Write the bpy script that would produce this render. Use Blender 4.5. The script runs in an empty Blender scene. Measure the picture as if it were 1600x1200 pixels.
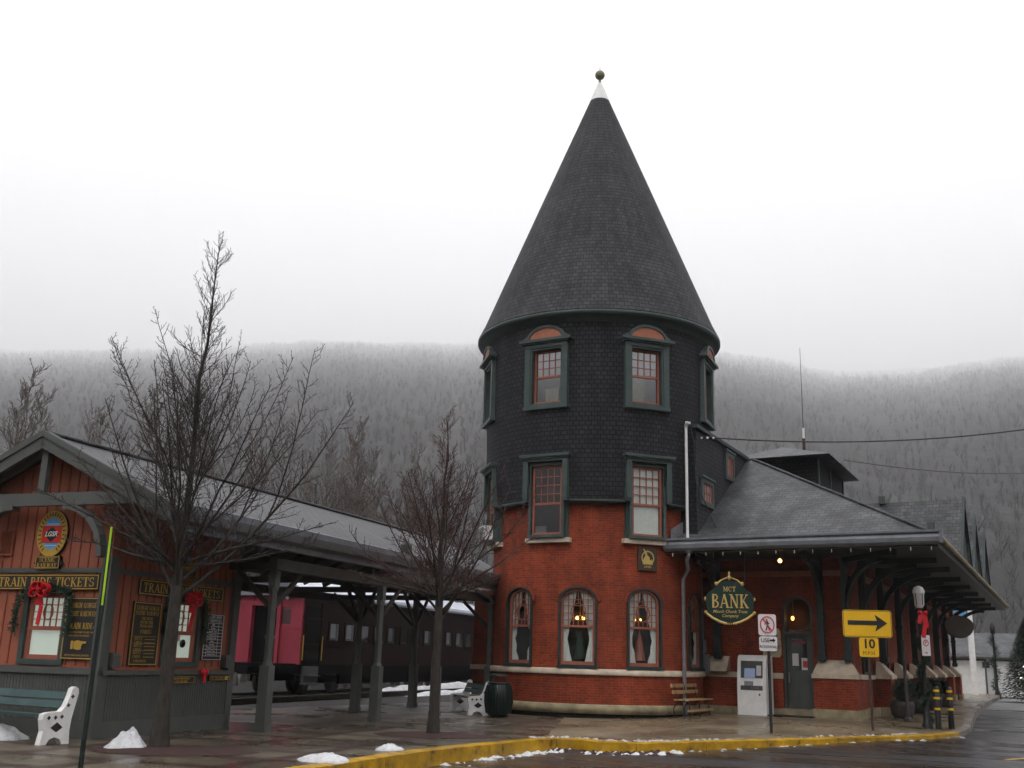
import bpy, bmesh, math, random
from math import sin, cos, tan, radians, pi, sqrt, atan2, hypot
from mathutils import Vector, Matrix, noise as mnoise

SC = bpy.context.scene
COL = SC.collection

# ------------------------------------------------------------------ camera, sky, sun, exposure
EYE = 1.5
cam = bpy.data.cameras.new('camera')
cam.sensor_width = 36.0
cam.lens = 36.0 * 1650.0 / 1600.0
cam.clip_start = 0.1
cam.clip_end = 40000
camo = bpy.data.objects.new('camera', cam)
COL.objects.link(camo)
PITCH, ROLL = radians(14.5), radians(1.6)
fw = Vector((0, cos(PITCH), sin(PITCH)))
u0 = Vector((0, -sin(PITCH), cos(PITCH)))
r0 = Vector((1, 0, 0))
rt = r0 * cos(ROLL) + u0 * sin(ROLL)
up = u0 * cos(ROLL) - r0 * sin(ROLL)
camo.matrix_world = Matrix(((rt.x, up.x, -fw.x, 0), (rt.y, up.y, -fw.y, 0), (rt.z, up.z, -fw.z, EYE), (0, 0, 0, 1)))
SC.camera = camo

SUN_EL, SUN_AZ = radians(52), radians(200)      # azimuth clockwise from +Y
w = bpy.data.worlds.new("World")
SC.world = w
w.use_nodes = True
nt = w.node_tree
bg = nt.nodes['Background']
sky = nt.nodes.new('ShaderNodeTexSky')
sky.sky_type = 'NISHITA'
sky.sun_disc = False
sky.sun_elevation = SUN_EL
sky.sun_rotation = SUN_AZ
sky.air_density = 1.0
sky.dust_density = 6.0
sky.ozone_density = 1.0
hs = nt.nodes.new('ShaderNodeHueSaturation')     # cloud cover: the sky's own light, almost without colour
hs.inputs['Saturation'].default_value = 0.10
hs.inputs['Value'].default_value = 1.0
mixw = nt.nodes.new('ShaderNodeMix')             # an even cloud layer over most of it
mixw.data_type = 'RGBA'
mixw.inputs[0].default_value = 0.75
mixw.inputs[7].default_value = (9.6, 9.6, 9.95, 1)
nt.links.new(sky.outputs[0], hs.inputs['Color'])
nt.links.new(hs.outputs[0], mixw.inputs[6])
nt.links.new(mixw.outputs[2], bg.inputs['Color'])
bg.inputs['Strength'].default_value = 0.125

sl = bpy.data.lights.new('sun', 'SUN')
sl.energy = 0.8
sl.angle = radians(50)
sl.color = (1.0, 0.97, 0.92)
so = bpy.data.objects.new('sun', sl)
COL.objects.link(so)
sd = Vector((sin(SUN_AZ) * cos(SUN_EL), cos(SUN_AZ) * cos(SUN_EL), sin(SUN_EL)))
so.rotation_euler = (-sd).to_track_quat('-Z', 'Y').to_euler()
so.location = (0, -20, 60)

SC.view_settings.view_transform = 'Standard'
SC.view_settings.look = 'None'
SC.view_settings.exposure = 1.2
SC.view_settings.gamma = 1.0
SC.render.engine = 'CYCLES'
cy = SC.cycles
cy.max_bounces = 12
cy.diffuse_bounces = 3
cy.glossy_bounces = 3
cy.transparent_max_bounces = 12
cy.transmission_bounces = 4
cy.volume_bounces = 10
cy.use_denoising = True
cy.caustics_reflective = False
cy.caustics_refractive = False
cy.sample_clamp_indirect = 4.0

# ------------------------------------------------------------------ helpers
def ident(p): return p

class MB:
    """collects shapes, builds ONE mesh object"""
    def __init__(s, T=None):
        s.v = []; s.f = []; s.sm = []; s.uv = []; s.T = T or ident
    def add(s, vs, fs, smooth=False, uvs=None):
        n = len(s.v)
        s.v += [tuple(s.T(p)) for p in vs]
        for i, f in enumerate(fs):
            s.f.append([n + k for k in f]); s.sm.append(smooth)
            s.uv.append(uvs[i] if uvs else None)
    def box(s, x0, x1, y0, y1, z0, z1):
        s.add([(x0,y0,z0),(x1,y0,z0),(x1,y1,z0),(x0,y1,z0),(x0,y0,z1),(x1,y0,z1),(x1,y1,z1),(x0,y1,z1)],
              [(3,2,1,0),(4,5,6,7),(0,1,5,4),(1,2,6,5),(2,3,7,6),(3,0,4,7)])
    def quad(s, a, b, c, d): s.add([a,b,c,d], [(0,1,2,3)])
    def poly(s, pts): s.add(pts, [tuple(range(len(pts)))])
    def solid(s, bottom, top):
        n = len(bottom)
        s.add(list(bottom) + list(top), [tuple(range(n-1,-1,-1)), tuple(range(n, 2*n))] + [(i,(i+1)%n,n+(i+1)%n,n+i) for i in range(n)])
    def prism(s, pts, y0, y1):               # polygon in x,z extruded along y
        s.solid([(p[0], y0, p[1]) for p in pts], [(p[0], y1, p[1]) for p in pts])
    def ring(s, outer, inner, y0, y1):       # closed ring between two x,z outlines of equal count
        n = len(outer)
        vs = [(p[0],y0,p[1]) for p in outer] + [(p[0],y0,p[1]) for p in inner] + [(p[0],y1,p[1]) for p in outer] + [(p[0],y1,p[1]) for p in inner]
        fs = []
        for i in range(n):
            j = (i+1) % n
            fs += [(i,j,n+j,n+i), (2*n+j,2*n+i,3*n+i,3*n+j), (j,i,2*n+i,2*n+j), (n+i,n+j,3*n+j,3*n+i)]
        s.add(vs, fs)
    def beam(s, p, q, wd, ht, upv=(0,0,1)):
        p, q = Vector(p), Vector(q)
        d = (q-p).normalized(); u = Vector(upv)
        sd_ = d.cross(u)
        if sd_.length < 1e-4: sd_ = d.cross(Vector((0,1,0)))
        sd_.normalize(); u = sd_.cross(d)
        a = sd_*(wd/2); b = u*(ht/2)
        s.add([p-a-b,p+a-b,p+a+b,p-a+b,q-a-b,q+a-b,q+a+b,q-a+b], [(3,2,1,0),(4,5,6,7),(0,1,5,4),(1,2,6,5),(2,3,7,6),(3,0,4,7)])
    def tube(s, pts, rad, n=8, smooth=True, caps=True):
        pts = [Vector(p) for p in pts]
        if not hasattr(rad, '__len__'): rad = [rad]*len(pts)
        vs = []; fs = []
        for i, p in enumerate(pts):
            d = (pts[min(i+1,len(pts)-1)] - pts[max(i-1,0)]).normalized()
            a = d.cross(Vector((0.31,0.17,0.93)) if abs(d.z) < 0.9 else Vector((1,0.1,0))).normalized()
            b = d.cross(a)
            for k in range(n):
                t = 2*pi*k/n
                vs.append(p + (a*cos(t) + b*sin(t))*rad[i])
        for i in range(len(pts)-1):
            for k in range(n):
                k2 = (k+1) % n
                fs.append((i*n+k, i*n+k2, (i+1)*n+k2, (i+1)*n+k))
        s.add(vs, fs, smooth)
        if caps and n > 3:
            m = len(pts)-1
            s.add(vs[:n], [tuple(range(n))]); s.add(vs[m*n:], [tuple(range(n))])
    def lathe(s, prof, c=(0,0), n=32, smooth=True, a0=0.0, a1=2*pi):
        vs = []; fs = []; uvs = []
        full = abs(a1-a0-2*pi) < 1e-6
        m = len(prof); ln = [0.0]
        for i in range(1, m): ln.append(ln[-1] + hypot(prof[i][0]-prof[i-1][0], prof[i][1]-prof[i-1][1]))
        for k in range(n+1):
            t = a0 + (a1-a0)*k/n
            for r, z in prof: vs.append((c[0]+r*sin(t), c[1]-r*cos(t), z))
        rm = max(r for r, z in prof)
        for k in range(n):
            for i in range(m-1):
                fs.append((k*m+i, (k+1)*m+i, (k+1)*m+i+1, k*m+i+1))
                ta, tb = (a0+(a1-a0)*k/n), (a0+(a1-a0)*(k+1)/n)
                uvs.append([(ta*rm,ln[i]),(tb*rm,ln[i]),(tb*rm,ln[i+1]),(ta*rm,ln[i+1])])
        s.add(vs, fs, smooth, uvs)
    def ball(s, c, r, n=10, sz=1.0):
        m = max(4, n//2)
        s.T, T0 = (lambda p: T0((p[0]+c[0], p[1]+c[1], p[2]+c[2]))), s.T
        s.lathe([(max(1e-4, r*sin(pi*i/m)), -r*sz*cos(pi*i/m)) for i in range(m+1)], (0,0), n)
        s.T = T0
    def build(s, name, mat=None, parent=None, base=None, weld=False):
        """base: world point of the thing's origin (vertices are in world space then)"""
        b = Vector(base) if base is not None else Vector((0,0,0))
        me = bpy.data.meshes.new(name)
        me.from_pydata([tuple(Vector(p)-b) for p in s.v], [], s.f)
        me.polygons.foreach_set('use_smooth', s.sm)
        if weld or len(s.f) < 4000:
            bm = bmesh.new(); bm.from_mesh(me)
            if weld: bmesh.ops.remove_doubles(bm, verts=bm.verts, dist=1e-4)
            bmesh.ops.recalc_face_normals(bm, faces=bm.faces)
            if not weld:
                # keep face order for the uv lists below
                pass
            bm.to_mesh(me); bm.free()
        ul = me.uv_layers.new(name='UVMap').data
        vco = me.vertices
        has = (not weld) and any(u is not None for u in s.uv)
        for p in me.polygons:
            cu = s.uv[p.index] if has else None
            if cu is not None:
                # match uv to vertices even if the loop order was flipped
                src = s.f[p.index]
                lut = {vi: cu[k] for k, vi in enumerate(src)}
                for li in p.loop_indices: ul[li].uv = lut[me.loops[li].vertex_index]
            else:
                n = p.normal
                t = Vector((-n.y, n.x, 0))
                if t.length < 1e-3: t = Vector((1,0,0))
                t.normalize(); bt = n.cross(t)
                for li in p.loop_indices:
                    co = vco[me.loops[li].vertex_index].co + b
                    ul[li].uv = (co.dot(t), co.dot(bt))
        if mat is not None:
            me.materials.append(mat)
        o = bpy.data.objects.new(name, me)
        COL.objects.link(o)
        if parent is not None: o.parent = parent
        else: o.location = b
        return o

def thing(name, label, cat, loc=(0,0,0), rz=0.0, group=None):
    o = bpy.data.objects.new(name, None)
    o.empty_display_size = 0.3
    COL.objects.link(o)
    o.location = loc; o.rotation_euler = (0,0,rz)
    return tag(o, label, cat, group)

def tag(o, label, cat, group=None):
    o['label'] = label; o['category'] = cat
    if group: o['group'] = group
    return o

def setting(o, kind='structure', label=None):
    o['kind'] = kind
    if label: o['label'] = label
    return o

def dup(root, loc, rz=0.0, label=None, scale=None):
    r = root.copy(); COL.objects.link(r); r.location = loc; r.rotation_euler = (0,0,rz)
    if label: r['label'] = label
    if scale: r.scale = (scale,)*3
    for ch in list(root.children):
        c = ch.copy(); COL.objects.link(c); c.parent = r
        for g in list(ch.children):
            d = g.copy(); COL.objects.link(d); d.parent = c
    return r

def frame(o, ang):
    """o: origin; local x to the right, y away (bearing ang from +Y), z up"""
    a = radians(ang)
    def T(p): return (o[0]+p[0]*cos(a)+p[1]*sin(a), o[1]-p[0]*sin(a)+p[1]*cos(a), o[2]+p[2])
    return T

def comp(T, f): return lambda p: T(f(p))

# ------------------------------------------------------------------ materials
MATS = {}
def base_mat(name):
    m = bpy.data.materials.new(name); m.use_nodes = True
    t = m.node_tree
    return m, t, t.nodes['Principled BSDF']

def L(t, a, b): t.links.new(a, b)

def noise(t, scale, detail=4, rough=0.6, coord='Object', vec=None, stretch=None):
    n = t.nodes.new('ShaderNodeTexNoise')
    n.inputs['Scale'].default_value = scale
    n.inputs['Detail'].default_value = detail
    n.inputs['Roughness'].default_value = rough
    if vec is None:
        tc = t.nodes.new('ShaderNodeTexCoord'); vec = tc.outputs[coord]
    if stretch:
        mp = t.nodes.new('ShaderNodeMapping'); mp.inputs['Scale'].default_value = stretch
        L(t, vec, mp.inputs[0]); vec = mp.outputs[0]
    L(t, vec, n.inputs['Vector'])
    return n

def ramp(t, fac, stops):
    r = t.nodes.new('ShaderNodeValToRGB')
    e = r.color_ramp.elements
    while len(e) > 1: e.remove(e[-1])
    e[0].position = stops[0][0]; e[0].color = (*stops[0][1], 1) if len(stops[0][1]) == 3 else stops[0][1]
    for p, c in stops[1:]:
        k = e.new(p); k.color = (*c, 1) if len(c) == 3 else c
    L(t, fac, r.inputs[0])
    return r

def mixc(t, fac, a, b, mode='MIX'):
    m = t.nodes.new('ShaderNodeMix'); m.data_type = 'RGBA'; m.blend_type = mode
    for i, x in ((0, fac), (6, a), (7, b)):
        if hasattr(x, 'links'): L(t, x, m.inputs[i])
        elif i == 0: m.inputs[0].default_value = x
        else: m.inputs[i].default_value = (*x, 1) if len(x) == 3 else x
    return m.outputs[2]

def bump(t, b, h, strength=0.3, dist=0.02):
    n = t.nodes.new('ShaderNodeBump')
    n.inputs['Strength'].default_value = strength; n.inputs['Distance'].default_value = dist
    L(t, h, n.inputs['Height']); L(t, n.outputs[0], b.inputs['Normal'])

def sc3(c, k): return tuple(min(1.0, x*k) for x in c)

def paint(name, c, rough=0.5, var=0.2, scale=5.0, bmp=0.0, metal=0.0, spec=0.4, stretch=None, coat=0.0):
    if name in MATS: return MATS[name]
    m, t, b = base_mat(name)
    n = noise(t, scale, 6, 0.65, stretch=stretch)
    r = ramp(t, n.outputs[0], [(0.28, sc3(c, 1-var)), (0.72, sc3(c, 1+var))])
    L(t, r.outputs[0], b.inputs['Base Color'])
    b.inputs['Roughness'].default_value = rough
    b.inputs['Metallic'].default_value = metal
    b.inputs['Specular IOR Level'].default_value = spec
    b.inputs['Coat Weight'].default_value = coat
    if bmp: bump(t, b, n.outputs[0], bmp, 0.01)
    MATS[name] = m
    return m

def brickwork(name, c1, c2, mortar, bw=0.2, rh=0.067, ms=0.009, rough=0.7, stain=0.35, bs=0.4, streak=0.3):
    m, t, b = base_mat(name)
    tc = t.nodes.new('ShaderNodeTexCoord')
    br = t.nodes.new('ShaderNodeTexBrick')
    br.inputs['Scale'].default_value = 1.0
    br.inputs['Brick Width'].default_value = bw
    br.inputs['Row Height'].default_value = rh
    br.inputs['Mortar Size'].default_value = ms
    br.inputs['Mortar Smooth'].default_value = 0.3
    br.inputs['Color1'].default_value = (*c1, 1); br.inputs['Color2'].default_value = (*c2, 1)
    br.inputs['Mortar'].default_value = (*mortar, 1)
    br.inputs['Bias'].default_value = -0.1
    L(t, tc.outputs['UV'], br.inputs['Vector'])
    n = noise(t, 0.9, 7, 0.7)
    r = ramp(t, n.outputs[0], [(0.3, (1-stain,)*3), (0.7, (1+stain*0.5,)*3)])
    col = mixc(t, 1.0, br.outputs['Color'], r.outputs[0], 'MULTIPLY')
    n2 = noise(t, 14, 3, 0.6)
    r2 = ramp(t, n2.outputs[0], [(0.3, (0.82,)*3), (0.7, (1.12,)*3)])
    col = mixc(t, 1.0, col, r2.outputs[0], 'MULTIPLY')
    n3 = noise(t, 2.6, 5, 0.7, vec=tc.outputs['UV'], stretch=(1,0.16,1))    # rain streaks
    r3 = ramp(t, n3.outputs[0], [(0.35, (1-streak,)*3), (0.68, (1+streak*0.6,)*3)])
    col = mixc(t, 1.0, col, r3.outputs[0], 'MULTIPLY')
    L(t, col, b.inputs['Base Color'])
    b.inputs['Roughness'].default_value = rough
    b.inputs['Specular IOR Level'].default_value = 0.25
    inv = t.nodes.new('ShaderNodeMath'); inv.operation = 'SUBTRACT'; inv.inputs[0].default_value = 1.0
    L(t, br.outputs['Fac'], inv.inputs[1])
    bump(t, b, inv.outputs[0], bs, 0.012)
    MATS[name] = m
    return m

def glass(name, tint=(0.9,0.95,0.95), refl=0.10):
    m, t, b = base_mat(name)
    t.nodes.remove(b)
    out = t.nodes['Material Output']
    tr = t.nodes.new('ShaderNodeBsdfTransparent'); tr.inputs[0].default_value = (*tint, 1)
    gl = t.nodes.new('ShaderNodeBsdfGlossy'); gl.inputs['Roughness'].default_value = 0.03
    lw = t.nodes.new('ShaderNodeLayerWeight'); lw.inputs[0].default_value = 0.5
    pw = t.nodes.new('ShaderNodeMath'); pw.operation = 'POWER'; pw.inputs[1].default_value = 5.0
    L(t, lw.outputs['Facing'], pw.inputs[0])
    ad = t.nodes.new('ShaderNodeMath'); ad.operation = 'ADD'; ad.inputs[1].default_value = refl; ad.use_clamp = True
    L(t, pw.outputs[0], ad.inputs[0])
    mx = t.nodes.new('ShaderNodeMixShader')
    L(t, ad.outputs[0], mx.inputs[0]); L(t, tr.outputs[0], mx.inputs[1]); L(t, gl.outputs[0], mx.inputs[2])
    L(t, mx.outputs[0], out.inputs[0])
    MATS[name] = m
    return m

def glow(name, c, e):
    m, t, b = base_mat(name)
    b.inputs['Base Color'].default_value = (*c, 1)
    b.inputs['Emission Color'].default_value = (*c, 1)
    b.inputs['Emission Strength'].default_value = e
    MATS[name] = m
    return m

M_brick = brickwork('red_brick', (0.34,0.046,0.011), (0.21,0.026,0.008), (0.27,0.082,0.042), stain=0.42)
M_shingle = brickwork('dark_wall_shingle', (0.036,0.037,0.042), (0.022,0.023,0.027), (0.006,0.006,0.007), 0.16, 0.13, 0.014, 0.75, 0.25, 0.9)
M_cone = brickwork('tower_roof_shingle', (0.066,0.067,0.071), (0.042,0.043,0.046), (0.015,0.015,0.016), 0.22, 0.14, 0.012, 0.75, 0.3, 0.8)
M_slate = brickwork('grey_roof_slate', (0.100,0.104,0.110), (0.058,0.061,0.066), (0.022,0.022,0.025), 0.26, 0.19, 0.012, 0.5, 0.7, 0.8)
M_slate2 = brickwork('canopy_roof_slate', (0.058,0.060,0.063), (0.030,0.031,0.033), (0.013,0.013,0.014), 0.4, 0.2, 0.018, 0.45, 0.4, 0.9)
M_trim = paint('dark_green_trim', (0.052,0.078,0.071), 0.45, 0.2, 3)
M_dgreen = paint('black_green_trim', (0.020,0.034,0.031), 0.5, 0.2, 3)
M_sash = paint('red_brown_sash', (0.34,0.108,0.068), 0.5, 0.2, 6)
M_orange = paint('orange_brown_infill', (0.42,0.15,0.085), 0.6, 0.2, 5)
M_stone = paint('weathered_sandstone', (0.60,0.50,0.38), 0.75, 0.35, 2.2, 0.3)
M_stonewet = paint('mossy_foundation_stone', (0.30,0.25,0.15), 0.7, 0.5, 2.5, 0.3)
M_dark = paint('dark_stone_and_core', (0.03,0.026,0.022), 0.9, 0.4, 4, spec=0.05)  # base stone; also the added dark core and window backings
M_glass = glass('window_glass')
M_glassd = glass('dusky_glass', (0.55,0.6,0.6), 0.30)
M_curtain = paint('white_curtain', (0.78,0.76,0.70), 0.8, 0.1, 8)
M_lace = paint('grey_lace', (0.42,0.42,0.42), 0.8, 0.2, 20)
M_shade = glow('glowing_window_blind', (0.62,0.66,0.57), 0.20)  # glow added to the blind itself to brighten it, no lamp behind
M_white = paint('white_paint', (0.84,0.83,0.81), 0.5, 0.12, 4)
M_capm = paint('pale_sheet_metal', (0.80,0.81,0.78), 0.45, 0.12, 7)
M_copper = paint('weathered_copper_ball', (0.20,0.20,0.10), 0.5, 0.4, 20)
M_gutter = paint('grey_metal_gutter', (0.17,0.18,0.20), 0.35, 0.25, 3, metal=0.2)
M_pipe = paint('galvanised_pipe', (0.26,0.26,0.28), 0.4, 0.25, 6, metal=0.3)
M_black = paint('black_metal', (0.012,0.012,0.013), 0.4, 0.2, 6)
M_iron = paint('dark_iron', (0.025,0.022,0.02), 0.5, 0.3, 8)
M_rustpole = paint('rusty_sign_post', (0.055,0.03,0.022), 0.6, 0.4, 9)
M_yellow = paint('road_sign_yellow', (0.80,0.46,0.008), 0.45, 0.07, 3)
M_signw = paint('sign_white', (0.70,0.67,0.67), 0.45, 0.07, 4)
M_signred = paint('sign_red', (0.55,0.05,0.07), 0.5, 0.1, 4)
M_signblk = paint('sign_black', (0.016,0.014,0.013), 0.5, 0.2, 4)
M_gold = paint('gold_lettering', (0.50,0.31,0.045), 0.4, 0.15, 6)
M_goldlt = paint('gilt_leaf', (0.62,0.44,0.14), 0.35, 0.2, 15, metal=0.25)
M_board = paint('black_sign_board', (0.022,0.02,0.020), 0.5, 0.25, 3)
M_boardbr = paint('brown_sign_board', (0.05,0.032,0.02), 0.5, 0.25, 3)
M_bankgr = paint('bank_sign_green', (0.004,0.024,0.017), 0.4, 0.2, 3)
M_booth = paint('terracotta_board_siding', (0.33,0.100,0.055), 0.6, 0.18, 1.6, stretch=(1,1,0.3))
M_boothgap = paint('terracotta_batten', (0.25,0.07,0.036), 0.65, 0.2, 3)
M_bgrey = paint('grey_green_paint', (0.088,0.094,0.086), 0.55, 0.18, 2)
M_bgreyd = paint('dark_grey_paint', (0.072,0.076,0.074), 0.55, 0.2, 2)
M_timber = paint('dark_timber', (0.040,0.036,0.030), 0.7, 0.3, 4)
def snow_mat():
    m, t, b = base_mat('old_snow')
    n = noise(t, 26, 5, 0.75); n2 = noise(t, 5, 4, 0.6)
    r = ramp(t, n.outputs[0], [(0.30, (0.30,0.28,0.26)), (0.42, (0.72,0.73,0.75)), (0.7, (0.84,0.85,0.87))])
    r2 = ramp(t, n2.outputs[0], [(0.3, (0.75,0.74,0.72)), (0.6, (1,1,1))])
    L(t, mixc(t, 1.0, r.outputs[0], r2.outputs[0], 'MULTIPLY'), b.inputs['Base Color'])
    b.inputs['Roughness'].default_value = 0.6
    bump(t, b, n.outputs[0], 0.9, 0.03)
    return m
M_snow = snow_mat()
M_snowd = paint('dirty_snow', (0.40,0.38,0.37), 0.8, 0.6, 9, 0.6)
M_mulch = paint('brown_mulch', (0.042,0.018,0.014), 0.8, 0.5, 30, 0.8)
M_bark = paint('dark_wet_bark', (0.034,0.027,0.022), 0.75, 0.75, 22, 1.0, stretch=(1,1,0.22))
M_twig = paint('brown_twig', (0.042,0.030,0.027), 0.8, 0.3, 3)
M_twigr = paint('reddish_twig', (0.070,0.030,0.026), 0.8, 0.3, 3)
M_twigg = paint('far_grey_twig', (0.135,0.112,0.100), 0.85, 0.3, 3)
M_pine = paint('garland_needles', (0.016,0.036,0.018), 0.7, 0.4, 9)
M_bow = paint('red_ribbon', (0.62,0.012,0.022), 0.5, 0.2, 5)
M_wood = paint('varnished_bench_wood', (0.42,0.27,0.12), 0.5, 0.25, 5, stretch=(1,6,6))
M_teal = paint('teal_bench_slat', (0.042,0.085,0.085), 0.5, 0.25, 4)
M_tgreen = paint('dark_green_bin', (0.005,0.014,0.011), 0.3, 0.3, 5)
M_trainred = paint('carriage_red', (0.27,0.027,0.046), 0.5, 0.25, 2.0, stretch=(1,1,0.4))
M_trainside = paint('carriage_dark_maroon', (0.011,0.002,0.002), 0.6, 0.3, 2.0, spec=0.12)
M_trainblk = paint('carriage_black', (0.003,0.003,0.003), 0.7, 0.3, 3, spec=0.08)
M_trainroof = paint('carriage_roof_grey', (0.16,0.17,0.19), 0.5, 0.3, 3)
M_roofsnow = paint('snow_on_roof', (0.62,0.65,0.72), 0.7, 0.1, 3)
M_lens = glow('warm_bulb', (1.0,0.42,0.08), 6.0)
M_spark = glow('fairy_light', (1.0,0.85,0.55), 2.5)
M_screen = glow('cash_machine_screen', (0.16,0.20,0.30), 0.22)
M_blue = paint('sky_blue_paint', (0.10,0.36,0.66), 0.5, 0.12, 5)
M_embred = paint('emblem_red', (0.58,0.028,0.012), 0.5, 0.1, 4)
M_plaque = paint('tan_plaque', (0.50,0.41,0.26), 0.6, 0.2, 8)
M_forest = paint('bare_forest_twigs', (0.064,0.061,0.061), 0.95, 0.2, 0.015, spec=0.0)
M_garage = paint('garage_white', (0.60,0.60,0.60), 0.6, 0.15, 1.5)
M_lime = paint('fluorescent_lime', (0.42,0.68,0.02), 0.45, 0.1, 3)
M_darkgreenpole = paint('dark_green_pole', (0.010,0.017,0.014), 0.45, 0.3, 5)
M_redbrownpole = paint('grey_round_post', (0.06,0.05,0.05), 0.6, 0.3, 5)

def ground_mat(name, c, dark, rough_lo, rough_hi, scale, stripes=None, joints=0.0, fine=40, sheen_stretch=(1,1,1), rot=0):
    m, t, b = base_mat(name)
    tc = t.nodes.new('ShaderNodeTexCoord')
    mp = t.nodes.new('ShaderNodeMapping'); mp.inputs['Rotation'].default_value = (0,0,rot)
    L(t, tc.outputs['Object'], mp.inputs[0])
    n = noise(t, scale, 6, 0.62, vec=mp.outputs[0], stretch=sheen_stretch)
    r = ramp(t, n.outputs[0], [(0.34, dark), (0.52, c), (0.75, sc3(c, 1.3))])
    col = r.outputs[0]
    nf = noise(t, fine, 3, 0.7, vec=mp.outputs[0])
    rf = ramp(t, nf.outputs[0], [(0.3, (0.72,)*3), (0.7, (1.25,)*3)])
    col = mixc(t, 1.0, col, rf.outputs[0], 'MULTIPLY')
    if joints:
        br = t.nodes.new('ShaderNodeTexBrick')
        br.offset = 0.0
        br.inputs['Scale'].default_value = 1.0
        br.inputs['Brick Width'].default_value = joints; br.inputs['Row Height'].default_value = joints
        br.inputs['Mortar Size'].default_value = 0.012
        br.inputs['Color1'].default_value = (1,1,1,1); br.inputs['Color2'].default_value = (0.86,0.86,0.86,1)
        br.inputs['Mortar'].default_value = (0.35,0.34,0.32,1)
        L(t, mp.outputs[0], br.inputs['Vector'])
        col = mixc(t, 1.0, col, br.outputs['Color'], 'MULTIPLY')
    if stripes:
        br = t.nodes.new('ShaderNodeTexBrick')      # bands of red pavers between the slabs
        br.offset = 0.0
        br.inputs['Scale'].default_value = 1.0
        br.inputs['Brick Width'].default_value = 1.7; br.inputs['Row Height'].default_value = 1.25
        br.inputs['Mortar Size'].default_value = 0.16; br.inputs['Mortar Smooth'].default_value = 0.0
        L(t, mp.outputs[0], br.inputs['Vector'])
        col = mixc(t, br.outputs['Fac'], col, stripes)
    L(t, col, b.inputs['Base Color'])
    n2 = noise(t, scale*0.8, 4, 0.55, vec=mp.outputs[0], stretch=sheen_stretch)
    rr = ramp(t, n2.outputs[0], [(0.40, (rough_lo,)*3), (0.62, (rough_hi,)*3)])
    L(t, rr.outputs[0], b.inputs['Roughness'])
    bump(t, b, nf.outputs[0], 0.25, 0.006)
    MATS[name] = m
    return m

M_plaza = ground_mat('wet_plaza_slabs', (0.118,0.098,0.068), (0.055,0.043,0.030), 0.2, 0.5, 0.55, stripes=(0.056,0.034,0.026), joints=0.0, rot=radians(20))
M_walk = ground_mat('wet_concrete_walk', (0.21,0.165,0.105), (0.10,0.074,0.045), 0.2, 0.5, 0.5, joints=1.5, rot=radians(31))
M_road = ground_mat('wet_asphalt', (0.030,0.026,0.026), (0.015,0.013,0.0135), 0.20, 0.45, 0.7, fine=70, sheen_stretch=(0.16,1.3,1), rot=radians(32))
M_ground = ground_mat('dull_earth', (0.09,0.085,0.085), (0.05,0.045,0.042), 0.3, 0.7, 0.08, fine=3)
M_kerb = ground_mat('pale_kerb_concrete', (0.21,0.18,0.15), (0.10,0.08,0.07), 0.3, 0.6, 1.2)

def kerb_yellow():
    m, t, b = base_mat('worn_yellow_kerb_paint')
    n = noise(t, 3.2, 8, 0.75)
    r = ramp(t, n.outputs[0], [(0.34, (0.085,0.06,0.035)), (0.43, (0.42,0.23,0.008)), (0.75, (0.74,0.42,0.010))])
    n2 = noise(t, 0.8, 3, 0.5)
    r2 = ramp(t, n2.outputs[0], [(0.35, (0.75,)*3), (0.65, (1.1,)*3)])
    L(t, mixc(t, 1.0, r.outputs[0], r2.outputs[0], 'MULTIPLY'), b.inputs['Base Color'])
    b.inputs['Roughness'].default_value = 0.35
    bump(t, b, n.outputs[0], 0.4, 0.01)
    return m
M_kerby = kerb_yellow()

M_cinder = paint('dark_track_cinder', (0.04,0.037,0.036), 0.8, 0.5, 9, 0.5, spec=0.2)
def hill_mat():
    m, t, b = base_mat('winter_forest_hillside')
    n = noise(t, 0.006, 8, 0.7, stretch=(1,0.3,1))
    r = ramp(t, n.outputs[0], [(0.3, (0.034,0.033,0.034)), (0.55, (0.056,0.054,0.054)), (0.8, (0.082,0.078,0.076))])
    n2 = noise(t, 0.13, 5, 0.8, stretch=(1,0.02,0.05))       # trunks and crowns of bare trees, drawn out down the slope
    r2 = ramp(t, n2.outputs[0], [(0.3, (0.55,)*3), (0.7, (1.4,)*3)])
    L(t, mixc(t, 1.0, r.outputs[0], r2.outputs[0], 'MULTIPLY'), b.inputs['Base Color'])
    b.inputs['Roughness'].default_value = 1.0
    b.inputs['Specular IOR Level'].default_value = 0.0
    return m
M_hill = hill_mat()
# ------------------------------------------------------------------ setting: ground, road, plaza, kerb, hills
def sstep(t):
    t = max(0.0, min(1.0, t)); return t*t*(3-2*t)
def ycurb(x): return 20.8 + 0.64*(x-2.0)
def gz(x, y):
    return 0.14*sstep((x-2)/5.0)*max(0.0, min(1.0, (y-ycurb(x))/4.0))

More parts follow.
